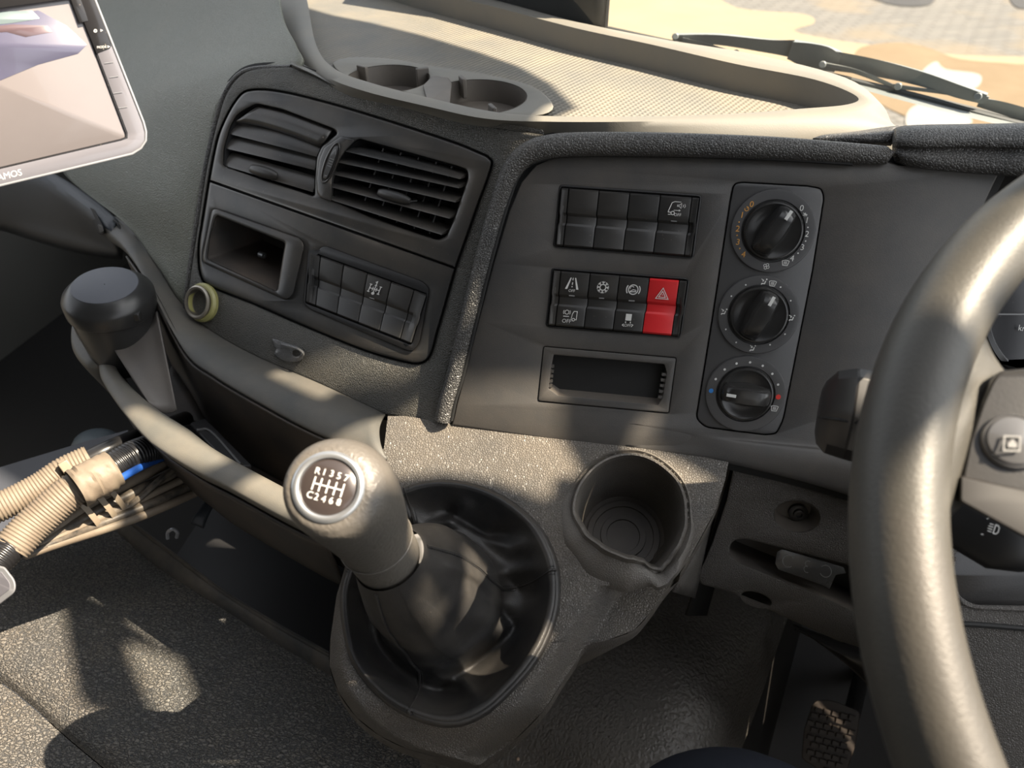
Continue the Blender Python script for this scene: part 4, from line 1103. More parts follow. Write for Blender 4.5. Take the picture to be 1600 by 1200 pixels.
# ------------------------------------------------------------------ windscreen, wipers and ground
TR = Vector((math.cos(rad(-28)), math.sin(rad(-28)), 0)); TFW = Vector((-math.sin(rad(-28)), math.cos(rad(-28)), 0))
def W(a, z, o=0.0): return TR * a + TFW * (.745 + o - .2 * (z - 1.1)) + Z * z
MB().loft([[W(-1.15, 1.02), W(.90, 1.02)], [W(-1.15, 1.98), W(.90, 1.98)]], close=False).build('window_1', M['glass'])
structure(bpy.data.objects['window_1'])
def G(pts, th=.02):
    pass
wip_p = lambda x, y, d: D(x, y, d)
wp = thing('windscreen_wiper', 'grey windscreen wiper with a wide hinge head lying outside the glass', 'wiper', tuple(D(1280, 86, .93)))
def flatbar(mb, pts, wds, th, seg=5):
    q = cr_pts([Vector((*p, k)) for p, k in zip(pts, wds)], seg)
    rr = []
    for i, v in enumerate(q):
        p = Vector(v[:3]); t = (Vector(q[min(i+1, len(q)-1)][:3]) - Vector(q[max(i-1, 0)][:3])).normalized()
        vw = (p - CC).normalized(); s_ = t.cross(Vector((0, -.3, 1))).normalized(); up = s_.cross(t).normalized()
        h = v[3]; rr.append([p + up * h + s_ * th * .6, p + up * h * .5 - s_ * th, p - up * h * .5 - s_ * th, p - up * h + s_ * th * .6])
    mb.loft(rr, cap0=True, cap1=True)
m_ = MB()
flatbar(m_, [D(1052,60,1.0), D(1120,60,.98), D(1200,70,.96), D(1240,74,.95)], [.007,.007,.009,.012], .006)
flatbar(m_, [D(1236,75,.95), D(1262,82,.945), D(1290,88,.94), D(1312,96,.935)], [.012,.016,.016,.012], .010)
flatbar(m_, [D(1305,93,.935), D(1370,104,.915), D(1440,121,.89), D(1500,141,.87), D(1540,153,.86)], [.013,.011,.009,.008,.006], .006)
m_.build('wiper_arm', M['metal_dark'], wp)
m_ = MB()
flatbar(m_, [D(1066,61,.99), D(1110,72,.985), D(1150,84,.98)], [.003,.003,.003], .002)
flatbar(m_, [D(1290,100,.93), D(1340,112,.92), D(1400,136,.905)], [.002,.003,.002], .002)
flatbar(m_, [D(1395,134,.905), D(1450,141,.89), D(1510,148,.875), D(1545,153,.865)], [.003,.002,.003,.002], .002)
for x, y, d in ((1150,83,.978),(1055,57,.99),(1403,135,.90),(1528,151,.86),(1285,101,.93)):
    m_.lathe(D(x, y, d), (CC - D(x, y, d)), [(.0045,-.004),(.0045,.003),(.0035,.004),(.0003,.004)], 12)
m_.build('linkage', M['metal_dark'], wp)
m_ = MB()
m_.tube([D(950,44,1.02), D(1050,66,.995), D(1160,90,.975), D(1250,106,.95), D(1330,124,.925)], .0028, 6, steps=4)
m_.tube([D(1330,126,.925), D(1430,150,.90), D(1530,178,.875), D(1640,206,.85)], .004, 6, steps=4)
m_.build('wiper_blade', M['wiper_rubber'], wp)
wp2 = thing('windscreen_wiper', 'second wiper whose blade runs out of the picture at the right edge', 'wiper', tuple(D(1560, 180, .86)))
m_ = MB()
flatbar(m_, [D(1530,158,.885), D(1570,168,.875), D(1640,190,.86)], [.006,.008,.009], .004)
m_.build('wiper_arm', M['metal_dark'], wp2)
m_ = MB(); m_.tube([D(1325,128,.95), D(1420,146,.92), D(1520,170,.90), D(1640,200,.875)], .0026, 6, steps=4); m_.build('wiper_blade', M['wiper_rubber'], wp2)
cw = MB().surf([[D(1340,138,.90), D(1440,165,.875), D(1540,190,.85), D(1640,212,.83)], [D(1335,128,.93), D(1440,152,.905), D(1540,177,.88), D(1640,198,.86)]], 5, 2)
cwl = cw.build('cowl_strip', M['metal_dark']); tag(cwl, 'grey cowl strip under the wipers at the foot of the windscreen', 'trim')

# ground outside
def ground_mat():
    m = bpy.data.materials.new('pavers'); m.use_nodes = True; t = m.node_tree; b = t.nodes['Principled BSDF']; b.inputs['Roughness'].default_value = .9
    tc = t.nodes.new('ShaderNodeTexCoord'); mp = t.nodes.new('ShaderNodeMapping'); mp.inputs['Rotation'].default_value = (0, 0, rad(-20))
    br = t.nodes.new('ShaderNodeTexBrick'); br.inputs['Scale'].default_value = 1; br.inputs['Brick Width'].default_value = .22; br.inputs['Row Height'].default_value = .12
    br.inputs['Mortar Size'].default_value = .009; br.inputs['Color1'].default_value = (.125, .12, .112, 1); br.inputs['Color2'].default_value = (.10, .098, .094, 1); br.inputs['Mortar'].default_value = (.05, .048, .043, 1)
    t.links.new(tc.outputs['Object'], mp.inputs[0]); t.links.new(mp.outputs[0], br.inputs['Vector'])
    def nz(sc, lo, hi, de=3):
        n = t.nodes.new('ShaderNodeTexNoise'); n.inputs['Scale'].default_value = sc; n.inputs['Detail'].default_value = de; t.links.new(tc.outputs['Object'], n.inputs['Vector'])
        r = t.nodes.new('ShaderNodeValToRGB'); r.color_ramp.elements[0].position = lo; r.color_ramp.elements[1].position = hi; t.links.new(n.outputs[0], r.inputs[0]); return r
    r = nz(.9, .50, .62); mx = t.nodes.new('ShaderNodeMixRGB'); mx.inputs[2].default_value = (.15, .12, .08, 1); mul = t.nodes.new('ShaderNodeMath'); mul.operation = 'MULTIPLY'; mul.inputs[1].default_value = .6
    t.links.new(r.outputs[0], mul.inputs[0]); t.links.new(mul.outputs[0], mx.inputs[0]); t.links.new(br.outputs['Color'], mx.inputs[1]); t.links.new(mx.outputs[0], b.inputs['Base Color'])
    return m
gz = -1.05
GP = Plane(Vector((0, 0, gz)), 0, 90)
gr = MB().loft([[Vector((-14, .9, gz)), Vector((14, .9, gz))], [Vector((-14, 40, gz)), Vector((14, 40, gz))]], close=False).build('ground', ground_mat()); structure(gr)
def patch(name, pts, m, z, lab, cat, group=None):
    P = spl(pts, 4); pl = Plane(Vector((0, 0, gz + z)), 0, 90)
    o = MB().plate([px(p) for p in [pl.at(x, y) for x, y in P]], [], pl, 0, -.004, .3).build(name, m)
    tag(o, lab, cat, group); o['kind'] = 'structure'; return o
M['sand'] = mat('sandy dust', (.205, .165, .105), .9, dust=.6, dustcol=(.235, .195, .13), dscale=1.6)
M['earth'] = mat('brown earth', (.125, .088, .048), .9, dust=.7, dustcol=(.155, .115, .068), dscale=2.5)
M['pale'] = mat('pale spill', (.19, .188, .185), .7, dust=.3, dscale=3)
patch('ground_sand', [(900,-30),(1080,-25),(1150,12),(1255,22),(1272,36),(1240,48),(1300,62),(1380,72),(1500,86),(1660,96),(1680,150),(1600,176),(1400,120),(1200,95),(1050,70),(900,60)], M['sand'], .003, 'bright sandy strip of ground outside the windscreen', 'ground')
patch('ground_earth', [(1345,74),(1400,66),(1450,74),(1500,92),(1590,100),(1680,110),(1680,215),(1560,210),(1440,190),(1350,150),(1300,120),(1330,95)], M['earth'], .006, 'brown earth stain on the ground beyond the wipers', 'ground')
patch('ground_spill', [(1440,112),(1462,96),(1478,108),(1530,116),(1528,135),(1500,142),(1470,128),(1445,122)], M['pale'], .009, 'white spill on the brown ground', 'ground')
patch('ground_spill', [(1420,172),(1450,160),(1490,172),(1520,190),(1480,205),(1420,200)], M['pale'], .009, 'white spill close to the dashboard hood', 'ground')
patch('ground_dark', [(1360,-6),(1420,-12),(1460,-8),(1450,8),(1400,8)], M['foot'], .009, 'black round patch in the grey paving at the top', 'ground')  # flat black patches laid on the paving
patch('ground_dark', [(1580,-12),(1640,-12),(1640,10),(1590,12)], M['foot'], .009, 'black patch in the paving at the top right corner', 'ground')

# ================================================================== STEERING WHEEL
sw = thing('steering_wheel', 'large worn black steering wheel, shiny from use, cut by the right edge', 'steering wheel', (.3485, .2123, 1.0978))
wc = Vector((.3485, .2123, 1.0978)); t_, g_ = .5169, .1614
wn = Vector((math.sin(t_) * math.sin(g_), -math.sin(t_) * math.cos(g_), math.cos(t_)))
e1 = Vector((math.cos(g_), math.sin(g_), 0)); e2 = wn.cross(e1); WR = .225
rings = []
for k in range(144):
    a = 2 * math.pi * k / 144; u = e1 * math.cos(a) + e2 * math.sin(a); c_ = wc + u * WR
    rings.append([c_ + (u * math.cos(b) * .0178 + wn * math.sin(b) * .0200) for b in (2 * math.pi * j / 28 for j in range(28))])
MB().loft(rings, wrap=True).build('rim', M['wheel'], sw, smooth=180)
HP = Plane(D(1560, 700, .30), 0, 0); HP.n = (wn * .8 + (CC - wc).normalized() * .35).normalized(); HP.h = e1; HP.u = HP.n.cross(e1)
def hp(x, y, o=0): return HP.at(x, y, o)
SPK = [(1470,540),(1500,600),(1505,660),(1492,720),(1476,790),(1468,845),(1700,870),(1700,520),(1640,530),(1600,520),(1570,500),(1556,470),(1562,430),(1520,450)]
# spoke: skin flowing from the rim to the hub
sk_rows = [
 [D(1484,470,.332), D(1525,497,.324), D(1556,560,.324), D(1590,590,.328), D(1680,590,.335)],
 [D(1440,560,.320), D(1492,585,.308), D(1530,600,.311), D(1562,597,.316), D(1680,600,.325)],
 [D(1420,700,.301), D(1458,700,.2925), D(1494,690,.296), D(1528,680,.304), D(1560,690,.310)],
 [D(1412,790,.294), D(1450,780,.286), D(1480,772,.290), D(1500,762,.300), D(1510,780,.305)],
 [D(1412,880,.288), D(1444,870,.281), D(1468,850,.288), D(1480,815,.300), D(1492,800,.310)]]
MB().surf(sk_rows, 6, 6).build('spoke_skin', M['wheel'], sw, solid=.010)
hub_o = [(1560,580),(1700,566),(2060,566),(2060,960),(1700,880),(1600,838),(1500,783),(1502,740),(1512,690),(1532,630),(1548,594)]
HB = Plane(D(1560, 700, .300), 0, 0); HB.n = HP.n; HB.h = HP.h; HB.u = HP.u
hubp = MB().plate(rnd(hub_o, [14,2,20,20,2,8,8,6,6,6,6]), [], HB, .004, -.02, 7).build('hub_cover', M['hub'], sw)
MB().plate(rnd([(1500,742),(1600,764),(1700,786),(2050,850),(2050,960),(1700,880),(1600,840),(1499,784)], 6), [], HB, .0052, -.018, 4).build('hub_lower', M['hub_dark'], sw)
bt_c = HB.at(1582, 691, .004)
btn = MB().lathe(bt_c, HB.n, [(.0116,-.001),(.0116,.001),(.0108,.0022),(.0104,.0018),(.0095,.0030),(.005,.0042),(.0003,.0046)], 48).build('spoke_button', M['gloss_button'], sw)
fb = Frame(HB, 1582, 693, (1, .05), (-.05, 1), .0092)
icons([st(fb, [(-13,-11),(12,-11),(12,11),(-13,11)], 2.6, True), fl(fb, [(-7,-2),(7,-2),(7,6),(-7,6)]), fl(fb, [(-3,-6),(3,-6),(3,-2),(-3,-2)])], 'button_symbol', 'grey_print', btn)

# stalks
sa = thing('indicator_stalk', 'angular dark grey stalk behind the left side of the steering wheel', 'control stalk', tuple(D(1320, 640, .42)))
rr = []
for (x, y, d, h, k_) in ((1279,640,.430,30,.75), (1284,640,.424,44,.9), (1300,638,.412,58,1), (1330,640,.40,64,1), (1380,652,.40,66,1), (1460,668,.41,60,1)):
    sc = d / FPX; c_ = D(x, y, d); t1 = (D(1460,668,.41) - D(1279,640,.43)).normalized(); up = (CU - t1 * CU.dot(t1)).normalized(); fw_ = t1.cross(up)
    rr.append([c_ + up * a * h * sc + fw_ * b * h * sc for a, b in ((1,-.25),(1.02,.1),(.8,.5),(.0,.68),(-.15,.70),(-.95,.35),(-1.25,-.1),(-1.15,-.5),(-.2,-.8),(.6,-.7))])
MB().loft(rr, cap0=True, cap1=True).build('stalk_body', M['hub_dark'], sa, smooth=25, bevel=.0012)
MB().tube([D(1279,652,.424), D(1300,654,.398), D(1345,662,.385)], .0007, 6, steps=3).build('stalk_joint', M['gap'], sa)
sb = thing('light_stalk', 'black stalk with a headlamp symbol below the steering wheel hub', 'control stalk', tuple(D(1550, 840, .40)))
rr = []
for (x, y, d, h) in ((1400,770,.44,34),(1480,808,.42,44),(1540,840,.405,48),(1590,848,.40,46),(1640,850,.40,40),(1660,850,.40,26)):
    sc = d / FPX; c_ = D(x, y, d)
    rr.append([c_ + CU * math.cos(a) * h * sc + CF * math.sin(a) * h * sc * .6 for a in (2 * math.pi * k / 20 for k in range(20))])
MB().loft(rr, cap0=True, cap1=True).build('stalk_body', M['black'], sb, smooth=60)
SB = Plane(D(1550, 835, .378), 0, 0); SB.n = -CF; SB.h = CR; SB.u = CU
fs = Frame(SB, 1552, 826, (.93, .3), (-.3, .93), .0015)
icons([st(fs, [(2,-7),(6,-7),(9,-4),(9,4),(6,7),(2,7)], 1.5, True), st(fs, [(-8,-6),(-1,-6)], 1.3), st(fs, [(-9,-2),(-1,-2)], 1.3), st(fs, [(-9,2),(-1,2)], 1.3), st(fs, [(-8,6),(-1,6)], 1.3),
       st(fs, [(-14,-12),(-10,-16)], 1.4), st(fs, [(-16,14),(-12,14)], 1.3)], 'symbol', 'white', sb)

# column shroud, right of the lower rim
col_ = thing('column_cover', 'dark grey steering column cover with a sunken oval plate at the lower right', 'cover', tuple(D(1560, 1000, .50)))
CP = Plane(D(1560, 950, .50), 8, 38)
ov = rnd([(1493,862),(1515,855),(1700,900),(1700,948),(1520,945),(1497,930),(1488,900)], [8,6,2,2,16,8,8])
MB().plate([(1400,780),(1500,800),(1720,850),(2200,940),(2200,1500),(1420,1500),(1400,1000)], [ov], CP, 0, -.01, 2).build('cover_shell', M['lower'], col_)
MB().plate(inset(ov, -2), [], CP, -.005, -.009, 1).build('sunken_plate', M['hub'], col_)
MB().tube([CP.at(x, y, .0005) for x, y in [(1492,870),(1486,900),(1497,932),(1520,948),(1600,952),(1700,956)]], .0014, 8, steps=4).build('plate_bead', M['lower'], col_)
MB().tube([CP.at(x, y, .0) for x, y in [(1470,985),(1500,975),(1600,982),(1700,990)]], .0020, 8, steps=4).build('cover_joint', M['gap'], col_)

# ================================================================== LOWER KNEE PANEL
kp = thing('knee_panel', 'dark grey lower dash panel with a bolt recess and a long pocket', 'panel', tuple(D(1220, 840, .60)))
NP = Plane(D(1150, 735, .600), 0, 20)
PK = rnd([(1150,843),(1165,842),(1400,903),(1400,985),(1280,930),(1152,878),(1140,866),(1141,850)], [6,4,2,2,4,8,8,6])
BR_ = ellipse(1245, 807, 36, 24, 32, .12)
HO = ellipse(1182, 936, 24, 10, 24, .3)
NPO = [(1147,727),(1330,776),(1430,800),(1430,1045),(1345,1012),(1306,1000),(1228,965),(1140,925),(1094,912),(1090,900),(1112,850),(1136,780)]
MB().plate(rnd(NPO, [8,2,2,2,4,4,4,4,8,6,4,4]), [PK, BR_, HO], NP, 0, -.012, 3.0).build('panel_shell', M['lower'], kp)
MB().well(PK, NP, -.001, -.035, 2).build('pocket', M['cup'], kp)
MB().well(BR_, NP, -.001, -.016, 7).build('bolt_recess', M['cup'], kp)
MB().well(HO, NP, -.001, -.02, 2).build('pull_hole', M['cup'], kp)
bo = MB().lathe(NP.at(1247, 801, -.014), NP.n, [(.0078,-.002),(.0078,.001),(.0066,.0018),(.0045,.0018),(.0042,.0040),(.0026,.0044),(.0024,.002),(.0002,.002)], 24).build('bolt', M['hub'], kp)
cd_ = thing('clear_badge', 'clear plastic badge with raised letters hooked in the pocket under the bolt', 'badge', tuple(NP.at(1265, 880)))
bdg = rnd([(1214,862),(1222,858),(1318,886),(1322,896),(1306,898),(1296,921),(1284,914),(1216,890),(1211,880)], 2)
MB().plate(bdg, [], NP, .0015, -.0005, 1.5, back=True).build('badge_plate', M['clear'], cd_)
fb = Frame(NP, 1262, 885, (1, .27), (-.2, 1), .0016)
icons([st(fb, circ(-30, 0, 9, 14, 45, 315), 1.2), st(fb, circ(0, -4, 4.5, 10, 90, 300), 1.1), st(fb, circ(0, 4.5, 5, 10, 60, 270), 1.1), st(fb, circ(28, 0, 9, 14, 215, 505), 1.2)], 'badge_letters', 'grey_print', cd_)
MB().lathe(NP.at(1285, 903, -.004), NP.n, [(.0038,-.001),(.0038,.001),(.0015,.0025),(.0002,.0025)], 16).build('badge_screw', M['ring'], cd_)
# darkness between console and knee panel: the support behind
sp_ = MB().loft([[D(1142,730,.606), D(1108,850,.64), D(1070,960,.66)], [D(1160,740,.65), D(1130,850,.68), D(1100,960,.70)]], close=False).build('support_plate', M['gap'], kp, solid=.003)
MB().surf([[D(1108,800,.60), D(1085,870,.60), D(1052,925,.60)], [D(1118,810,.64), D(1100,880,.64), D(1086,935,.64)]], 3, 3).build('support_skin', M['lower'], kp, solid=.003)

# ================================================================== FLOOR SIDE
fr_rows = [
 [D(640,880,1.0), D(820,880,.90), D(960,900,.88), D(1060,905,.86), D(1130,915,.85), D(1200,940,.86), D(1232,962,.90)],
 [D(590,980,.95), D(780,980,.86), D(900,990,.82), D(1010,990,.78), D(1100,1000,.765), D(1175,1010,.79), D(1212,1020,.86)],
 [D(560,1080,.92), D(740,1080,.83), D(860,1080,.78), D(980,1080,.735), D(1075,1090,.715), D(1150,1095,.74), D(1185,1100,.82)],
 [D(500,1180,.90), D(700,1180,.80), D(830,1170,.75), D(950,1170,.70), D(1050,1180,.68), D(1125,1190,.70), D(1148,1200,.79)],
 [D(440,1290,.88), D(660,1290,.77), D(800,1290,.72), D(930,1290,.67), D(1030,1290,.65), D(1100,1290,.67), D(1118,1290,.77)]]
rf = MB().surf(fr_rows, 8, 8).build('floor', M['rubber'], smooth=180); structure(rf)
ft = MB()
ft.loft([[D(1225,950,.92), D(1140,1220,.86)], [D(1260,950,1.02), D(1190,1220,1.02)], [D(1560,950,1.08), D(1560,1260,1.0)]], close=False)
fo_ = ft.build('floor_well', M['foot']); fo_['kind'] = 'structure'
pd = thing('pedal', 'brown worn pedal with a treaded rubber pad in the dark footwell', 'pedal', tuple(D(1310, 1150, .90)))
PP = Plane(D(1305, 1145, .90), -10, 45)
pdl = rnd([(1272,1093),(1300,1094),(1345,1112),(1338,1160),(1322,1210),(1300,1215),(1252,1186),(1256,1140)], [12,10,10,6,10,6,8,8])
pad_ = MB().plate(pdl, [], PP, 0, -.012, 3).build('pedal_pad', M['pedal'], pd)
tm = MB()
for r in range(9):
    for c in range(6):
        x, y = 1266 + c * 13 + (r % 2) * 6, 1106 + r * 11.5 + c * 3
        if inside(inset(pdl, 5), x, y): tm.box(PP.at(x, y, .0015), PP.h * .0036, PP.u * .0026, PP.n * .0018)
tm.build('tread', M['pedal'], pad_)
MB().tube([PP.at(1330,1120,-.02), D(1345,1060,1.0), D(1360,1000,1.05)], .010, 10, steps=3).build('pedal_arm', M['foot'], pd)
bk = thing('pedal_bracket', 'worn grey metal bracket above the pedal beside the wheel rim', 'bracket', tuple(D(1330, 1030, .78)))
MB().surf([[D(1240,975,.80), D(1300,996,.78), D(1350,1010,.76)], [D(1250,985,.79), D(1305,1018,.765), D(1352,1035,.75)], [D(1290,1010,.80), D(1335,1050,.775), D(1360,1075,.76)]], 5, 5).build('bracket_plate', M['hub'], bk, solid=.004)
MB().lathe(D(1322, 1018, .768), (CC - D(1322, 1018, .768)), [(.009,-.002),(.009,.001),(.0085,.001),(.0002,.0008)], 24).build('bracket_hole', M['gap'], bk)

# person's knee
kn = MB()
kr_ = [(D(1120,1330,.46),.075),(D(1090,1280,.47),.064),(D(1064,1235,.485),.047),(D(1050,1208,.50),.026),(D(1046,1199,.508),.010)]
rows = []
rg = []
kx = (CR * 1.0).normalized()
for p, r in kr_:
    ax_ = (kr_[0][0] - kr_[-1][0]).normalized(); u = (CR - ax_ * CR.dot(ax_)).normalized(); v = ax_.cross(u)
    rg.append([p + u * math.cos(a) * r * 1.15 + v * math.sin(a) * r * .8 for a in (2*math.pi*k/24 for k in range(24))])
q = [list(r) for r in zip(*[cr_pts(c, 5) for c in zip(*rg)])]
kn.loft(q, cap1=True, cap0=True)
# thigh goes on back toward the seat
pe = kn.build('person', M['cloth'], smooth=180); tag(pe, 'knee of a seated person in dark navy trousers at the bottom edge', 'person')

# ================================================================== ENGINE TUNNEL MAT
MPb = Plane(Vector((0, 0, .738)), 0, 90)
rowsm = []
def mz(x, y):
    return 0
mat_rows = [
 [MP.at(-120,842), MP.at(60,838), MP.at(150,822), MP.at(200,822,.0), MP.at(300,905), MP.at(400,975), MP.at(505,1042), MP.at(620,1110)],
 [MP.at(-120,900), MP.at(50,890), MP.at(140,880), MP.at(215,885), MP.at(310,955), MP.at(410,1020), MP.at(510,1085), MP.at(640,1150)],
 [MP.at(-120,950,.002), MP.at(20,955,.002), MP.at(100,975,.002), MP.at(200,1000,.002), MP.at(310,1050,.002), MP.at(420,1110,.002), MP.at(520,1160,.002), MP.at(660,1230)],
 [MP.at(-120,975,.002), MP.at(0,1008,.002), MP.at(70,1050,.002), MP.at(140,1105,.002), MP.at(220,1165,.002), MP.at(300,1215,.002), MP.at(400,1270,.002), MP.at(600,1320)],
 [MP.at(-120,1000,-.004), MP.at(-5,1045,-.004), MP.at(55,1088,-.004), MP.at(115,1140,-.004), MP.at(185,1195,-.004), MP.at(260,1245,-.004), MP.at(360,1300,-.004), MP.at(560,1380)],
 [MP.at(-120,1012,-.014), MP.at(-10,1060,-.014), MP.at(48,1102,-.014), MP.at(105,1152,-.014), MP.at(172,1208,-.014), MP.at(240,1262,-.014), MP.at(340,1320,-.014), MP.at(520,1400)]]
et = thing('engine_tunnel_cover', 'wrinkled grey mat over the engine tunnel at the lower left, with a rounded edge', 'floor mat', tuple(MP.at(250, 1000)))
MB().surf(mat_rows, 6, 6).build('tunnel_mat', M['mat'], et, smooth=180)
MB().surf([[MP.at(-140,1008,-.013), MP.at(-10,1062,-.013), MP.at(48,1104,-.013), MP.at(105,1154,-.013), MP.at(172,1210,-.013), MP.at(240,1266,-.013)],
           [MP.at(-160,1100,-.010), MP.at(-60,1150,-.010), MP.at(0,1190,-.010), MP.at(60,1240,-.010), MP.at(120,1290,-.010), MP.at(180,1340,-.010)],
           [MP.at(-260,1250,-.012), MP.at(-160,1300,-.012), MP.at(-100,1340,-.012), MP.at(-40,1390,-.012), MP.at(20,1440,-.012), MP.at(80,1490,-.012)]], 5, 5).build('lower_mat', M['mat'], et, smooth=180)
# lip of the bin behind the mat
bn_ = thing('storage_bin', 'black open storage bin under the trough with a thin dusty front lip', 'storage bin', tuple(MP.at(350, 930)))
lu = [(196,812),(262,862),(350,928),(430,978),(505,1020),(560,1052)]
ll = [(186,828),(245,880),(320,928),(420,992),(500,1040),(560,1075)]
U3 = [MP.at(x, y, .012) for x, y in lu]; L3 = [MP.at(x, y, .002) for x, y in ll]
MB().surf([[p - Z * .12 + FH * .0 for p in U3], [p - Z * .004 for p in U3], [p + Z * .0 for p in U3], [(a * .5 + b * .5) + Z * .003 for a, b in zip(U3, L3)], L3, [p - Z * .01 for p in L3]], 5, 4).build('front_lip', M['matlip'], bn_, solid=.002)
bi = MB(); B0_ = [p - Z * .12 for p in U3]; B1_ = [p + FH * .16 + CR * .03 for p in B0_]; B2_ = [p + Z * .17 for p in B1_]
bi.loft([B0_, B1_, B2_], close=False); bi.build('bin_inside', M['black'], bn_)
MB().tube([MP.at(205,806,.012), MP.at(196,812,.010), MP.at(186,828,.002)], .003, 8, steps=3).build('lip_end', M['matlip'], bn_)
# white paper and crumbs in the bin
pp = thing('paper_scrap', 'small pale curled paper scrap lying in the dark storage bin', 'paper', tuple(D(270, 832, .84)))
MB().tube([D(262,842,.74), D(262,832,.738), D(270,827,.735), D(277,832,.738), D(276,840,.742)], .0018, 6, steps=4).build('scrap', M['silver'], pp)
tg = thing('fabric_tag', 'blue grey cloth tag lying deep in the dark storage bin', 'tag', tuple(D(320, 800, .8)))
MB().surf([[D(322,780,.76), D(345,772,.77)], [D(304,806,.745), D(328,802,.755)], [D(298,818,.745), D(318,826,.75)]], 4, 4).build('tag_cloth', M['navy'], tg, solid=.001)

# dark floor of the passenger side
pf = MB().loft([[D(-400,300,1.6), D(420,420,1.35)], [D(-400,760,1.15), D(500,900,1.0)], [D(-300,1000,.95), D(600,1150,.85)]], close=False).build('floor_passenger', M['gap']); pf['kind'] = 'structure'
gh = thing('grey_hose_end', 'blue grey rounded hose end in the dark passenger footwell', 'hose', tuple(D(150, 690, .95)))
MB().lathe(D(152, 700, .90), (Z + CR * .3).normalized(), [(.0003,.018),(.016,.016),(.026,.008),(.030,-.004),(.028,-.03)], 28).build('hose_cap', mat('hose grey', (.10, .125, .14), .4), gh)
te = MB().surf([[D(-40,742,.80), D(60,712,.80), D(140,688,.80), D(200,672,.80)], [D(-40,800,.76), D(60,770,.76), D(140,745,.76), D(200,725,.76)], [D(-40,860,.72), D(60,850,.72), D(140,830,.72), D(195,815,.72)]], 4, 4).build('tunnel_edge', mat('tunnel edge', (.06, .065, .08), .45), et)

# passenger side lower panel
pg = thing('passenger_panel', 'dark blue grey passenger side lower panel with a pull slot, under the monitor', 'panel', tuple(D(90, 330, .85)))
MB().surf([[D(-80,262,.98), D(0,262,.93), D(60,268,.90), D(100,284,.88), D(150,318,.835), D(186,348,.80)],
           [D(-80,270,.965), D(0,272,.915), D(60,282,.885), D(95,300,.862), D(140,332,.82), D(180,362,.79)],
           [D(-80,330,.98), D(0,335,.94), D(60,345,.91), D(110,358,.88), D(150,372,.85), D(190,388,.80)],
           [D(-80,345,1.0), D(0,352,.97), D(60,370,.93), D(110,384,.90), D(150,392,.87), D(192,396,.82)],
           [D(-80,345,1.1), D(0,356,1.07), D(60,374,1.03), D(110,388,1.0), D(150,396,.97), D(192,400,.90)]], 5, 5).build('panel_shell', M['navy'], pg, solid=.004)
PS = Plane(D(150, 345, .815), -40, 25)
sl = MB().plate(rnd([(139,323),(148,327),(163,357),(163,366),(155,367),(141,340)], 4), [], PS, .004, -.002, 2).build('pull_slot', M['gap'], pg)
MB().plate(rnd([(152,350),(160,352),(163,362),(156,364)], 3), [], PS, .0055, .002, 1.5).build('slot_catch', M['trim'], pg)
MB().tube([D(178,344,.795), D(186,352,.79), D(189,372,.79)], .0012, 8, steps=3).build('panel_joint', M['gap'], pg)

# ================================================================== CABLES
def conduit(pts, r, pitch=.0028, depth=.0006, seg=10):
    q = cr_pts([Vector(p) for p in pts], 24)
    # resample to half the pitch
    out = [q[0]]; acc = 0
    for a, b in zip(q, q[1:]):
        L__ = (b - a).length
        while acc + L__ >= pitch / 4:
            t = (pitch / 4 - acc) / L__; a = a + (b - a) * t; out.append(a.copy()); L__ = (b - a).length; acc = 0
        acc += L__
    return out, [r + depth * (1, .3, -1, .3)[i % 4] for i in range(len(out))]
def cthing(name, label, pts, r, m, cat='cable conduit', group=None):
    t = thing(name, label, cat, tuple(pts[len(pts) // 2]), group)
    q, rr = conduit(pts, r); MB().tube(q, rr, 18).build('corrugated_sleeve', M[m], t, smooth=180); return t
cthing('cable_conduit', 'upper dusty tan corrugated conduit of the taped cable bundle', [D(-60,815,.60), D(0,792,.615), D(60,762,.63), D(100,736,.64), D(142,716,.65)], .0120, 'conduit', group='corrugated conduits')
cthing('cable_conduit', 'lower dusty tan corrugated conduit running down to a black sleeve', [D(18,856,.592), D(60,812,.605), D(120,762,.62), D(175,736,.635)], .0142, 'conduit', group='corrugated conduits')
cthing('cable_conduit', 'short black corrugated conduit end at the left picture edge', [D(-30,905,.57), D(0,872,.582), D(20,852,.592)], .0120, 'conduit_black', group='corrugated conduits')
cthing('cable_conduit', 'black corrugated conduit going from the tan one under the trough', [D(165,738,.640), D(215,710,.665), D(280,690,.72), D(330,680,.79)], .0140, 'conduit_black', group='corrugated conduits')
bc_ = thing('black_cable', 'smooth black cable leaving the upper tan conduit toward the trough', 'cable', tuple(D(190, 695, .66)))
MB().tube([D(130,722,.655), D(180,698,.672), D(240,674,.72), D(290,655,.79)], .0085, 14, steps=4).build('cable_body', M['conduit_black'], bc_)
for i, (dx, dy, r, m, lb) in enumerate(((0,0,.0055,'conduit','thick dusty strand'),(14,12,.0050,'cable_black','dark dusty strand'),(24,22,.0045,'conduit','tan strand'),(34,30,.0045,'cable_black','black strand'),(40,40,.0040,'conduit','lowest tan strand'))):
    c = thing('cable_strand', f'{lb} under the lower conduit, ' + ('touching it', 'second below it', 'third below it', 'fourth below it', 'resting on the mat')[i], 'cable', tuple(D(140, 800, .66)), 'loose strands of the cable bundle')
    MB().tube([D(30+dx*.2,866+dy*.05,.62), D(80+dx*.4,832+dy*.4,.635), D(140+dx*.8,788+dy*.9,.650), D(200+dx,755+dy*1.1,.675), D(280+dx,715+dy*1.2,.72), D(350+dx,690+dy,.78)], r, 10, steps=5).build('strand', M[m], c)
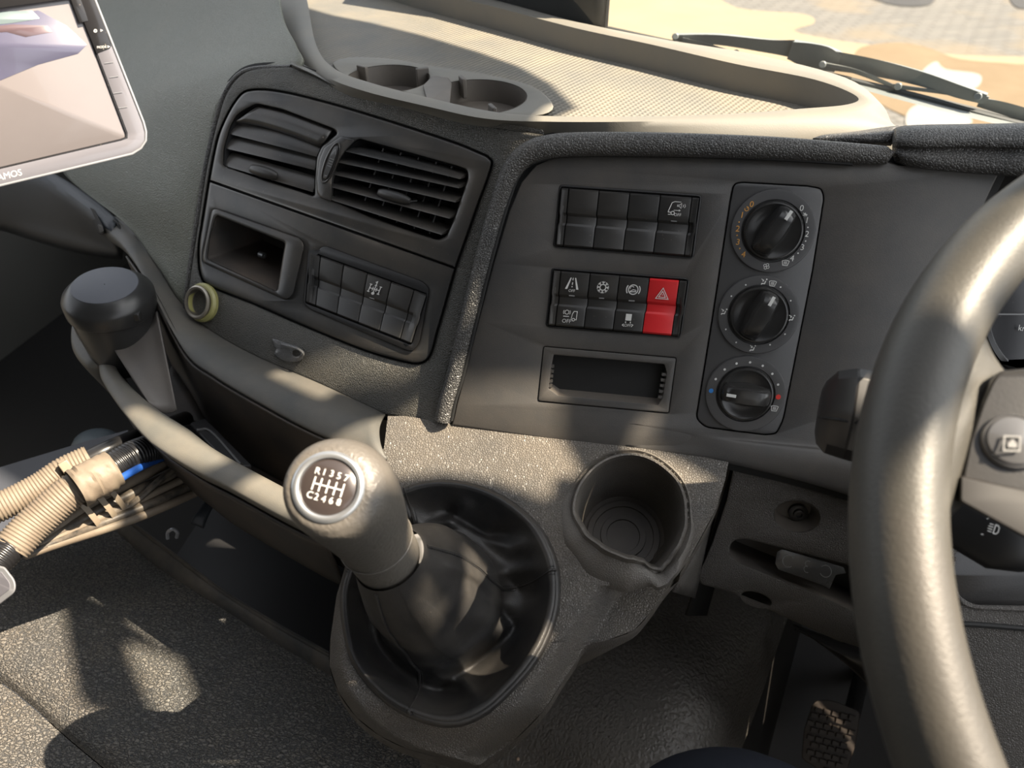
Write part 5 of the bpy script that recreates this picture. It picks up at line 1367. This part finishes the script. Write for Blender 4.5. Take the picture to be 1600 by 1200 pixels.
for i in range(5):
    c = thing('cable_strand', ('thin black wire at the lower edge of the bundle','thin black wire crossing to the bin lip','black wire lying along the bin lip','black wire behind the zip ties','black wire nearest the trough')[i], 'cable', tuple(D(200, 790, .68)), 'loose strands of the cable bundle')
    MB().tube([D(96+i*14,846-i*7,.655), D(160+i*12,814-i*7,.665), D(230+i*8,772-i*8,.69), D(330,730-i*10,.75)], .0032, 8, steps=4).build('strand', M['cable_black'], c)
bcb = thing('blue_cable', 'thin blue cable showing through the zip ties of the cable bundle', 'cable', tuple(D(190, 750, .64)))
MB().tube([D(150,768,.618), D(175,756,.622), D(205,738,.640), D(232,724,.665), D(270,708,.70)], .0034, 10, steps=5).build('cable_body', M['cable_blue'], bcb)
def tie(label, c, tang, rx, ry, wd):
    t = thing('zip_tie', label, 'zip tie', tuple(c), 'zip ties of the cable bundle')
    tang = tang.normalized(); u = (CU - tang * CU.dot(tang)).normalized(); v = tang.cross(u)
    rings = []
    for k in range(36):
        a = 2 * math.pi * k / 36; d_ = u * math.cos(a) * rx + v * math.sin(a) * ry; n_ = (u * math.cos(a) / rx + v * math.sin(a) / ry).normalized()
        rings.append([c + d_ + n_ * .0009 + tang * wd, c + d_ + n_ * .0009 - tang * wd, c + d_ - tang * wd, c + d_ + tang * wd])
    MB().loft(rings, wrap=True).build('strap', M['tie'], t)
    MB().box(c + (u * .55 * rx - v * .8 * ry * -1 * 0) + (CC - c).normalized() * ry * .85, tang * .004, u * .005, v * .003).build('tie_head', M['tie'], t, bevel=.0008)
td = D(60, 850, .60) - D(200, 740, .65)
tie('pale zip tie round the lower conduit and strands, nearest the picture edge', D(118, 788, .648), td, .031, .026, .0024)
tie('pale zip tie in the middle of the taped joint', D(143, 776, .655), td, .031, .026, .0024)
tie('pale zip tie beside the start of the black sleeve', D(160, 765, .662), td, .029, .025, .0022)
tie('pale zip tie round the upper conduit end', D(112, 742, .64), D(60,762,.63) - D(142,716,.65), .0155, .0155, .0026)
jt = thing('tape_wrap', 'crumpled dusty tape wrapped round the joint of the conduits', 'tape', tuple(D(150, 742, .63)))
q = [D(118,764,.612), D(140,752,.618), D(160,742,.625), D(178,732,.632)]
rg = []
for i, p in enumerate(cr_pts(q, 5)):
    t_v = (q[-1] - q[0]).normalized(); u = (CU - t_v * CU.dot(t_v)).normalized(); v = t_v.cross(u)
    rg.append([p + (u * math.cos(a) + v * math.sin(a)) * (.0170 + .0022 * noise.noise(Vector((math.cos(a) * 2, math.sin(a) * 2, i * .8)))) for a in (2*math.pi*k/28 for k in range(28))])
MB().loft(rg).build('tape', M['conduit'], jt)

# ================================================================== MONITOR
mo = thing('monitor', 'silver framed monitor hanging at the upper left, dusty screen with painted reflections', 'monitor', tuple(D(60, 120, .50)))
MOP = Plane(D(120, 200, .47), 0, 0); MOP.n = ((CC - D(60, 130, .47)).normalized() * .95 + CR * -.10 + CU * .12).normalized(); MOP.h = (CR - MOP.n * CR.dot(MOP.n)).normalized(); MOP.u = MOP.n.cross(MOP.h)
MO = [(-260,356),(0,291),(190,247),(216,240),(229,226),(231,208),(226,190),(150,0),(128,-60),(-300,-60)]
MO = ospl(MO[1:8], 1)
MO = [(-260,357),(0,292),(188,247),(208,242),(222,233),(230,220),(230,205),(226,190),(151,0),(126,-62),(-300,-30)]
MB().plate(MO, [inset(MO, 4)], MOP, .0030, -.020, 1.5, back=False).build('metal_edge', M['silver'], mo)
BZ = inset(MO, 3.5)
SCN = [(-280,330),(0,261),(188,217),(196,214),(196,208),(131,36),(117,-2),(112,-40),(-280,20)]
MB().plate(BZ, [inset(SCN, -3)], MOP, .0022, -.018, .8).build('bezel', M['bezel'], mo)
MB().plate(inset(SCN, -3), [SCN], MOP, .0016, -.004, .6).build('screen_border', M['bezel_dark'], mo)
scn = MB().plate(SCN, [], MOP, .0004, -.004, .3).build('screen', M['screen'], mo)
MB().plate([(118,-30),(142,-28),(174,72),(171,76),(151,84),(131,34)], [], MOP, .0026, .0018, .6).build('bezel_strip', M['bezel_dark'], mo)  # bezel left black here, outside the painted sky reflection
MB().plate([(-10,-40),(112,-40),(134,20),(138,33),(124,36),(110,-2),(-10,14)], [], MOP, .0029, .0018, .6).build('bezel_top', M['bezel_dark'], mo)
MB().plate([(-200,190),(0,126),(60,101),(122,84),(136,70),(104,40),(60,16),(0,26),(-200,60)], [], MOP, .00055, .0002, .2).build('screen_reflection', M['refl_blue'], scn)  # reflections in the glass, painted as flat coloured plates
MB().plate([(-100,60),(10,50),(40,58),(82,50),(74,40),(20,38),(0,40),(-100,48)], [], MOP, .00065, .0003, .2).build('screen_reflection', M['refl_brown'], scn)
MB().plate([(-100,45),(0,38),(20,36),(46,32),(62,29),(50,16),(36,17),(0,18),(-100,30)], [], MOP, .00066, .0003, .2).build('screen_reflection', M['refl_sky'], scn)
rt = math.degrees(math.atan2(-13, 55)) 
fm_ = uv(MOP, 16, 273.5, -13.5, .0023, 1, 0)
icons([text(fm_, 'AMOS', 14.5, -1, 0)], 'bezel_lettering', 'white', mo)
fm_ = uv(MOP, 161, 73.5, -4, .0028, 1, 0)
icons([text(fm_, 'MODE', 5.4, -2, 0), fl(fm_, [(7,-2),(11,0),(7,2)])], 'button_lettering', 'white', mo)
fm_ = uv(MOP, 151, 48, -4, .0028, 1, 0)
icons([st(fm_, circ(-2,0,2.3,12), .8, True), fl(fm_, circ(-2,0,2.3,10,90,270)), fl(fm_, [(6,-2),(10,0),(6,2)])], 'button_symbol', 'white', mo)
g = []
for x, y in ((170,98),(178,120),(184,145),(192,168)):
    g.append(st(uv(MOP, x, y, -8, .0025), [(-7,0),(7,0)], .8))
icons(g, 'small_marks', 'silver', mo)

dv = thing('phone_holder', 'silver grey rounded device corner at the left edge above the mat', 'device', tuple(D(5, 905, .50)))
DP = Plane(D(5, 905, .50), -15, 40)
do = rnd([(-120,858),(0,884),(8,886),(25,908),(25,925),(0,944),(-120,1010)], [2,3,4,8,8,4,2])
MB().plate(do, [], DP, .004, -.006, 3, back=True).build('device_body', M['silver'], dv)
MB().plate(inset(do, 9), [], DP, .0045, .003, 1).build('device_face', M['bezel'], dv)

# crumbs
for i, (x, y, d, r, lb) in enumerate(((889,1150,.745,.0035,'reddish crumb on the rubber floor beside the console'),(935,1172,.715,.0022,'tiny crumb on the rubber floor near the knee'),(841,1194,.745,.0032,'pale crumb at the bottom of the rubber floor'),(810,1186,.752,.002,'tiny pale crumb near the bottom of the console'))):
    c = MB(); nn_ = 10
    c.lathe(D(x, y, d), Z, [(.0002, -r*.7), (r*.8, -r*.5), (r, 0), (r*.6, r*.6), (.0002, r*.7)], 7)
    o = c.build('crumb', M['crumb']); tag(o, lb, 'crumb', 'crumbs on the floor')
# sheet added out of view, its cut holes shape the sun patches

# ================================================================== ADDED SUN MASK AND REST OF THE CAB, ABOVE AND BEHIND THE VIEW
hole_main = [(.075,1.771),(.077,1.758),(.089,1.740),(.110,1.725),(.127,1.714),(.150,1.709),(.155,1.725),(.127,1.752),(.129,1.760),(.147,1.785),(.120,1.792),(.089,1.797)]
hole_rim = [(.108,1.925),(.15,1.915),(.205,1.905),(.222,1.915),(.235,1.945),(.20,1.965),(.15,1.96),(.11,1.948)]
hole_b = [(.185,1.700),(.189,1.686),(.198,1.662),(.206,1.646),(.228,1.646),(.253,1.646),(.277,1.654),(.305,1.666),(.297,1.684),(.326,1.711),(.295,1.731),(.276,1.765),(.272,1.82),(.290,1.87),(.320,1.935),(.270,1.945),(.245,1.90),(.215,1.83),(.190,1.775),(.179,1.742),(.176,1.715)]
hole_c = [(.245,1.592),(.252,1.600),(.268,1.606),(.276,1.612),(.322,1.604),(.358,1.624),(.366,1.618),(.352,1.602),(.322,1.572),(.290,1.580),(.272,1.588),(.253,1.584)]
hole_boot = [(.474,1.94),(.488,1.955),(.491,1.985),(.484,2.003),(.474,1.99)]
hole_seat = [(.300,1.967),(.340,1.932),(.388,1.950),(.456,1.985),(.462,2.018),(.415,2.008),(.346,1.986)]
outer = [(-1.6,.4),(-.80,.4),(-.78,1.28),(-.632,1.304),(-.574,1.298),(-.487,1.304),(-.38,1.325),(-.306,1.347),(-.223,1.388),(-.122,1.456),(-.091,1.507),(-.06,1.56),(-.02,1.61),(.012,1.645),(.04,1.62),(.06,1.56),(.08,1.50),(.09,1.43),(.11,1.36),(.20,1.27),(.80,1.25),
         (.80,2.02),(.66,1.99),(.56,1.90),(.50,1.85),(.465,1.805),(.43,1.785),(.395,1.785),(.398,1.86),(.425,1.90),(.455,1.91),(.515,1.91),(.55,1.97),(.58,2.02),(.60,2.15),(.47,2.098),(.45,2.05),(.425,2.038),(.40,2.066),(.378,2.061),(.317,2.033),(.25,2.001),(.18,1.970),(.10,1.975),(.0,1.98),(-1.6,1.98)]
class WPlane:
    n = (-TFW * 1 - Z * .2).normalized()
    def at(s, x, y, off=0): return W(x, y, .02) + SUN * 1.5 + s.n * off
wf = MB().plate(outer, [hole_main, hole_rim, hole_b, hole_c, hole_boot, hole_seat], WPlane(), .002, -.002, .001, back=True).build('wall_and_sun_mask', M['black']); structure(wf)  # no wall: added mask sheet, holes cut to let the sun patches through
wi = MB().plate([(.447,1.823),(.455,1.790),(.466,1.812),(.482,1.862),(.478,1.89),(.466,1.875)], [], WPlane(), .002, -.002, .001, back=True).build('wall_and_sun_mask', M['black']); structure(wi)  # added small plate, keeps the sun off part of the gear boot

fw_ = MB().loft([[TR * a + TFW * .80 + Z * z for a in (-1.3, 1.0)] for z in (-.1, 1.02)], close=False).build('wall_and_sun_mask', M['foot']); structure(fw_)

def sheet(name, pts, m):
    o = MB().loft([pts[:2], [pts[3], pts[2]]], close=False).build(name, m); structure(o); return o
Q = lambda a, t, z: TR * a + TFW * t + Z * z
M['lining'] = mat('cab lining', (.10, .10, .095), .8)
sheet('wall_back', [Q(-1.3, -.55, -.1), Q(1.0, -.55, -.1), Q(1.0, -.55, 1.95), Q(-1.3, -.55, 1.95)], M['lining'])
sheet('ceiling', [Q(-1.3, -.55, 1.95), Q(1.0, -.55, 1.95), Q(1.0, .08, 1.95), Q(-1.3, .08, 1.95)], M['lining'])
sheet('wall_left', [Q(-1.3, -.55, -.1), Q(-1.3, .80, -.1), Q(-1.3, .80, 1.05), Q(-1.3, -.55, 1.05)], M['lining'])
sheet('wall_right', [Q(1.0, -.55, -.1), Q(1.0, .80, -.1), Q(1.0, .80, 1.05), Q(1.0, -.55, 1.05)], M['lining'])
sheet('sun_block_1', [Vector((-.30, .66, 1.0)), Vector((.50, .545, 1.0)), Q(1.0, .42, 1.0), Q(1.0, .79, 1.0)], M['gap'])  # unseen sheet added inside the hollow dash to stop sun reaching the footwell
sheet('sun_block_2', [Vector((-.30, .66, 1.0)), Q(1.0, .79, 1.0), Q(-1.3, .79, 1.0), Q(-1.3, .70, 1.0)], M['gap'])  # second added sheet, blocks sun leaking through the dash on the left
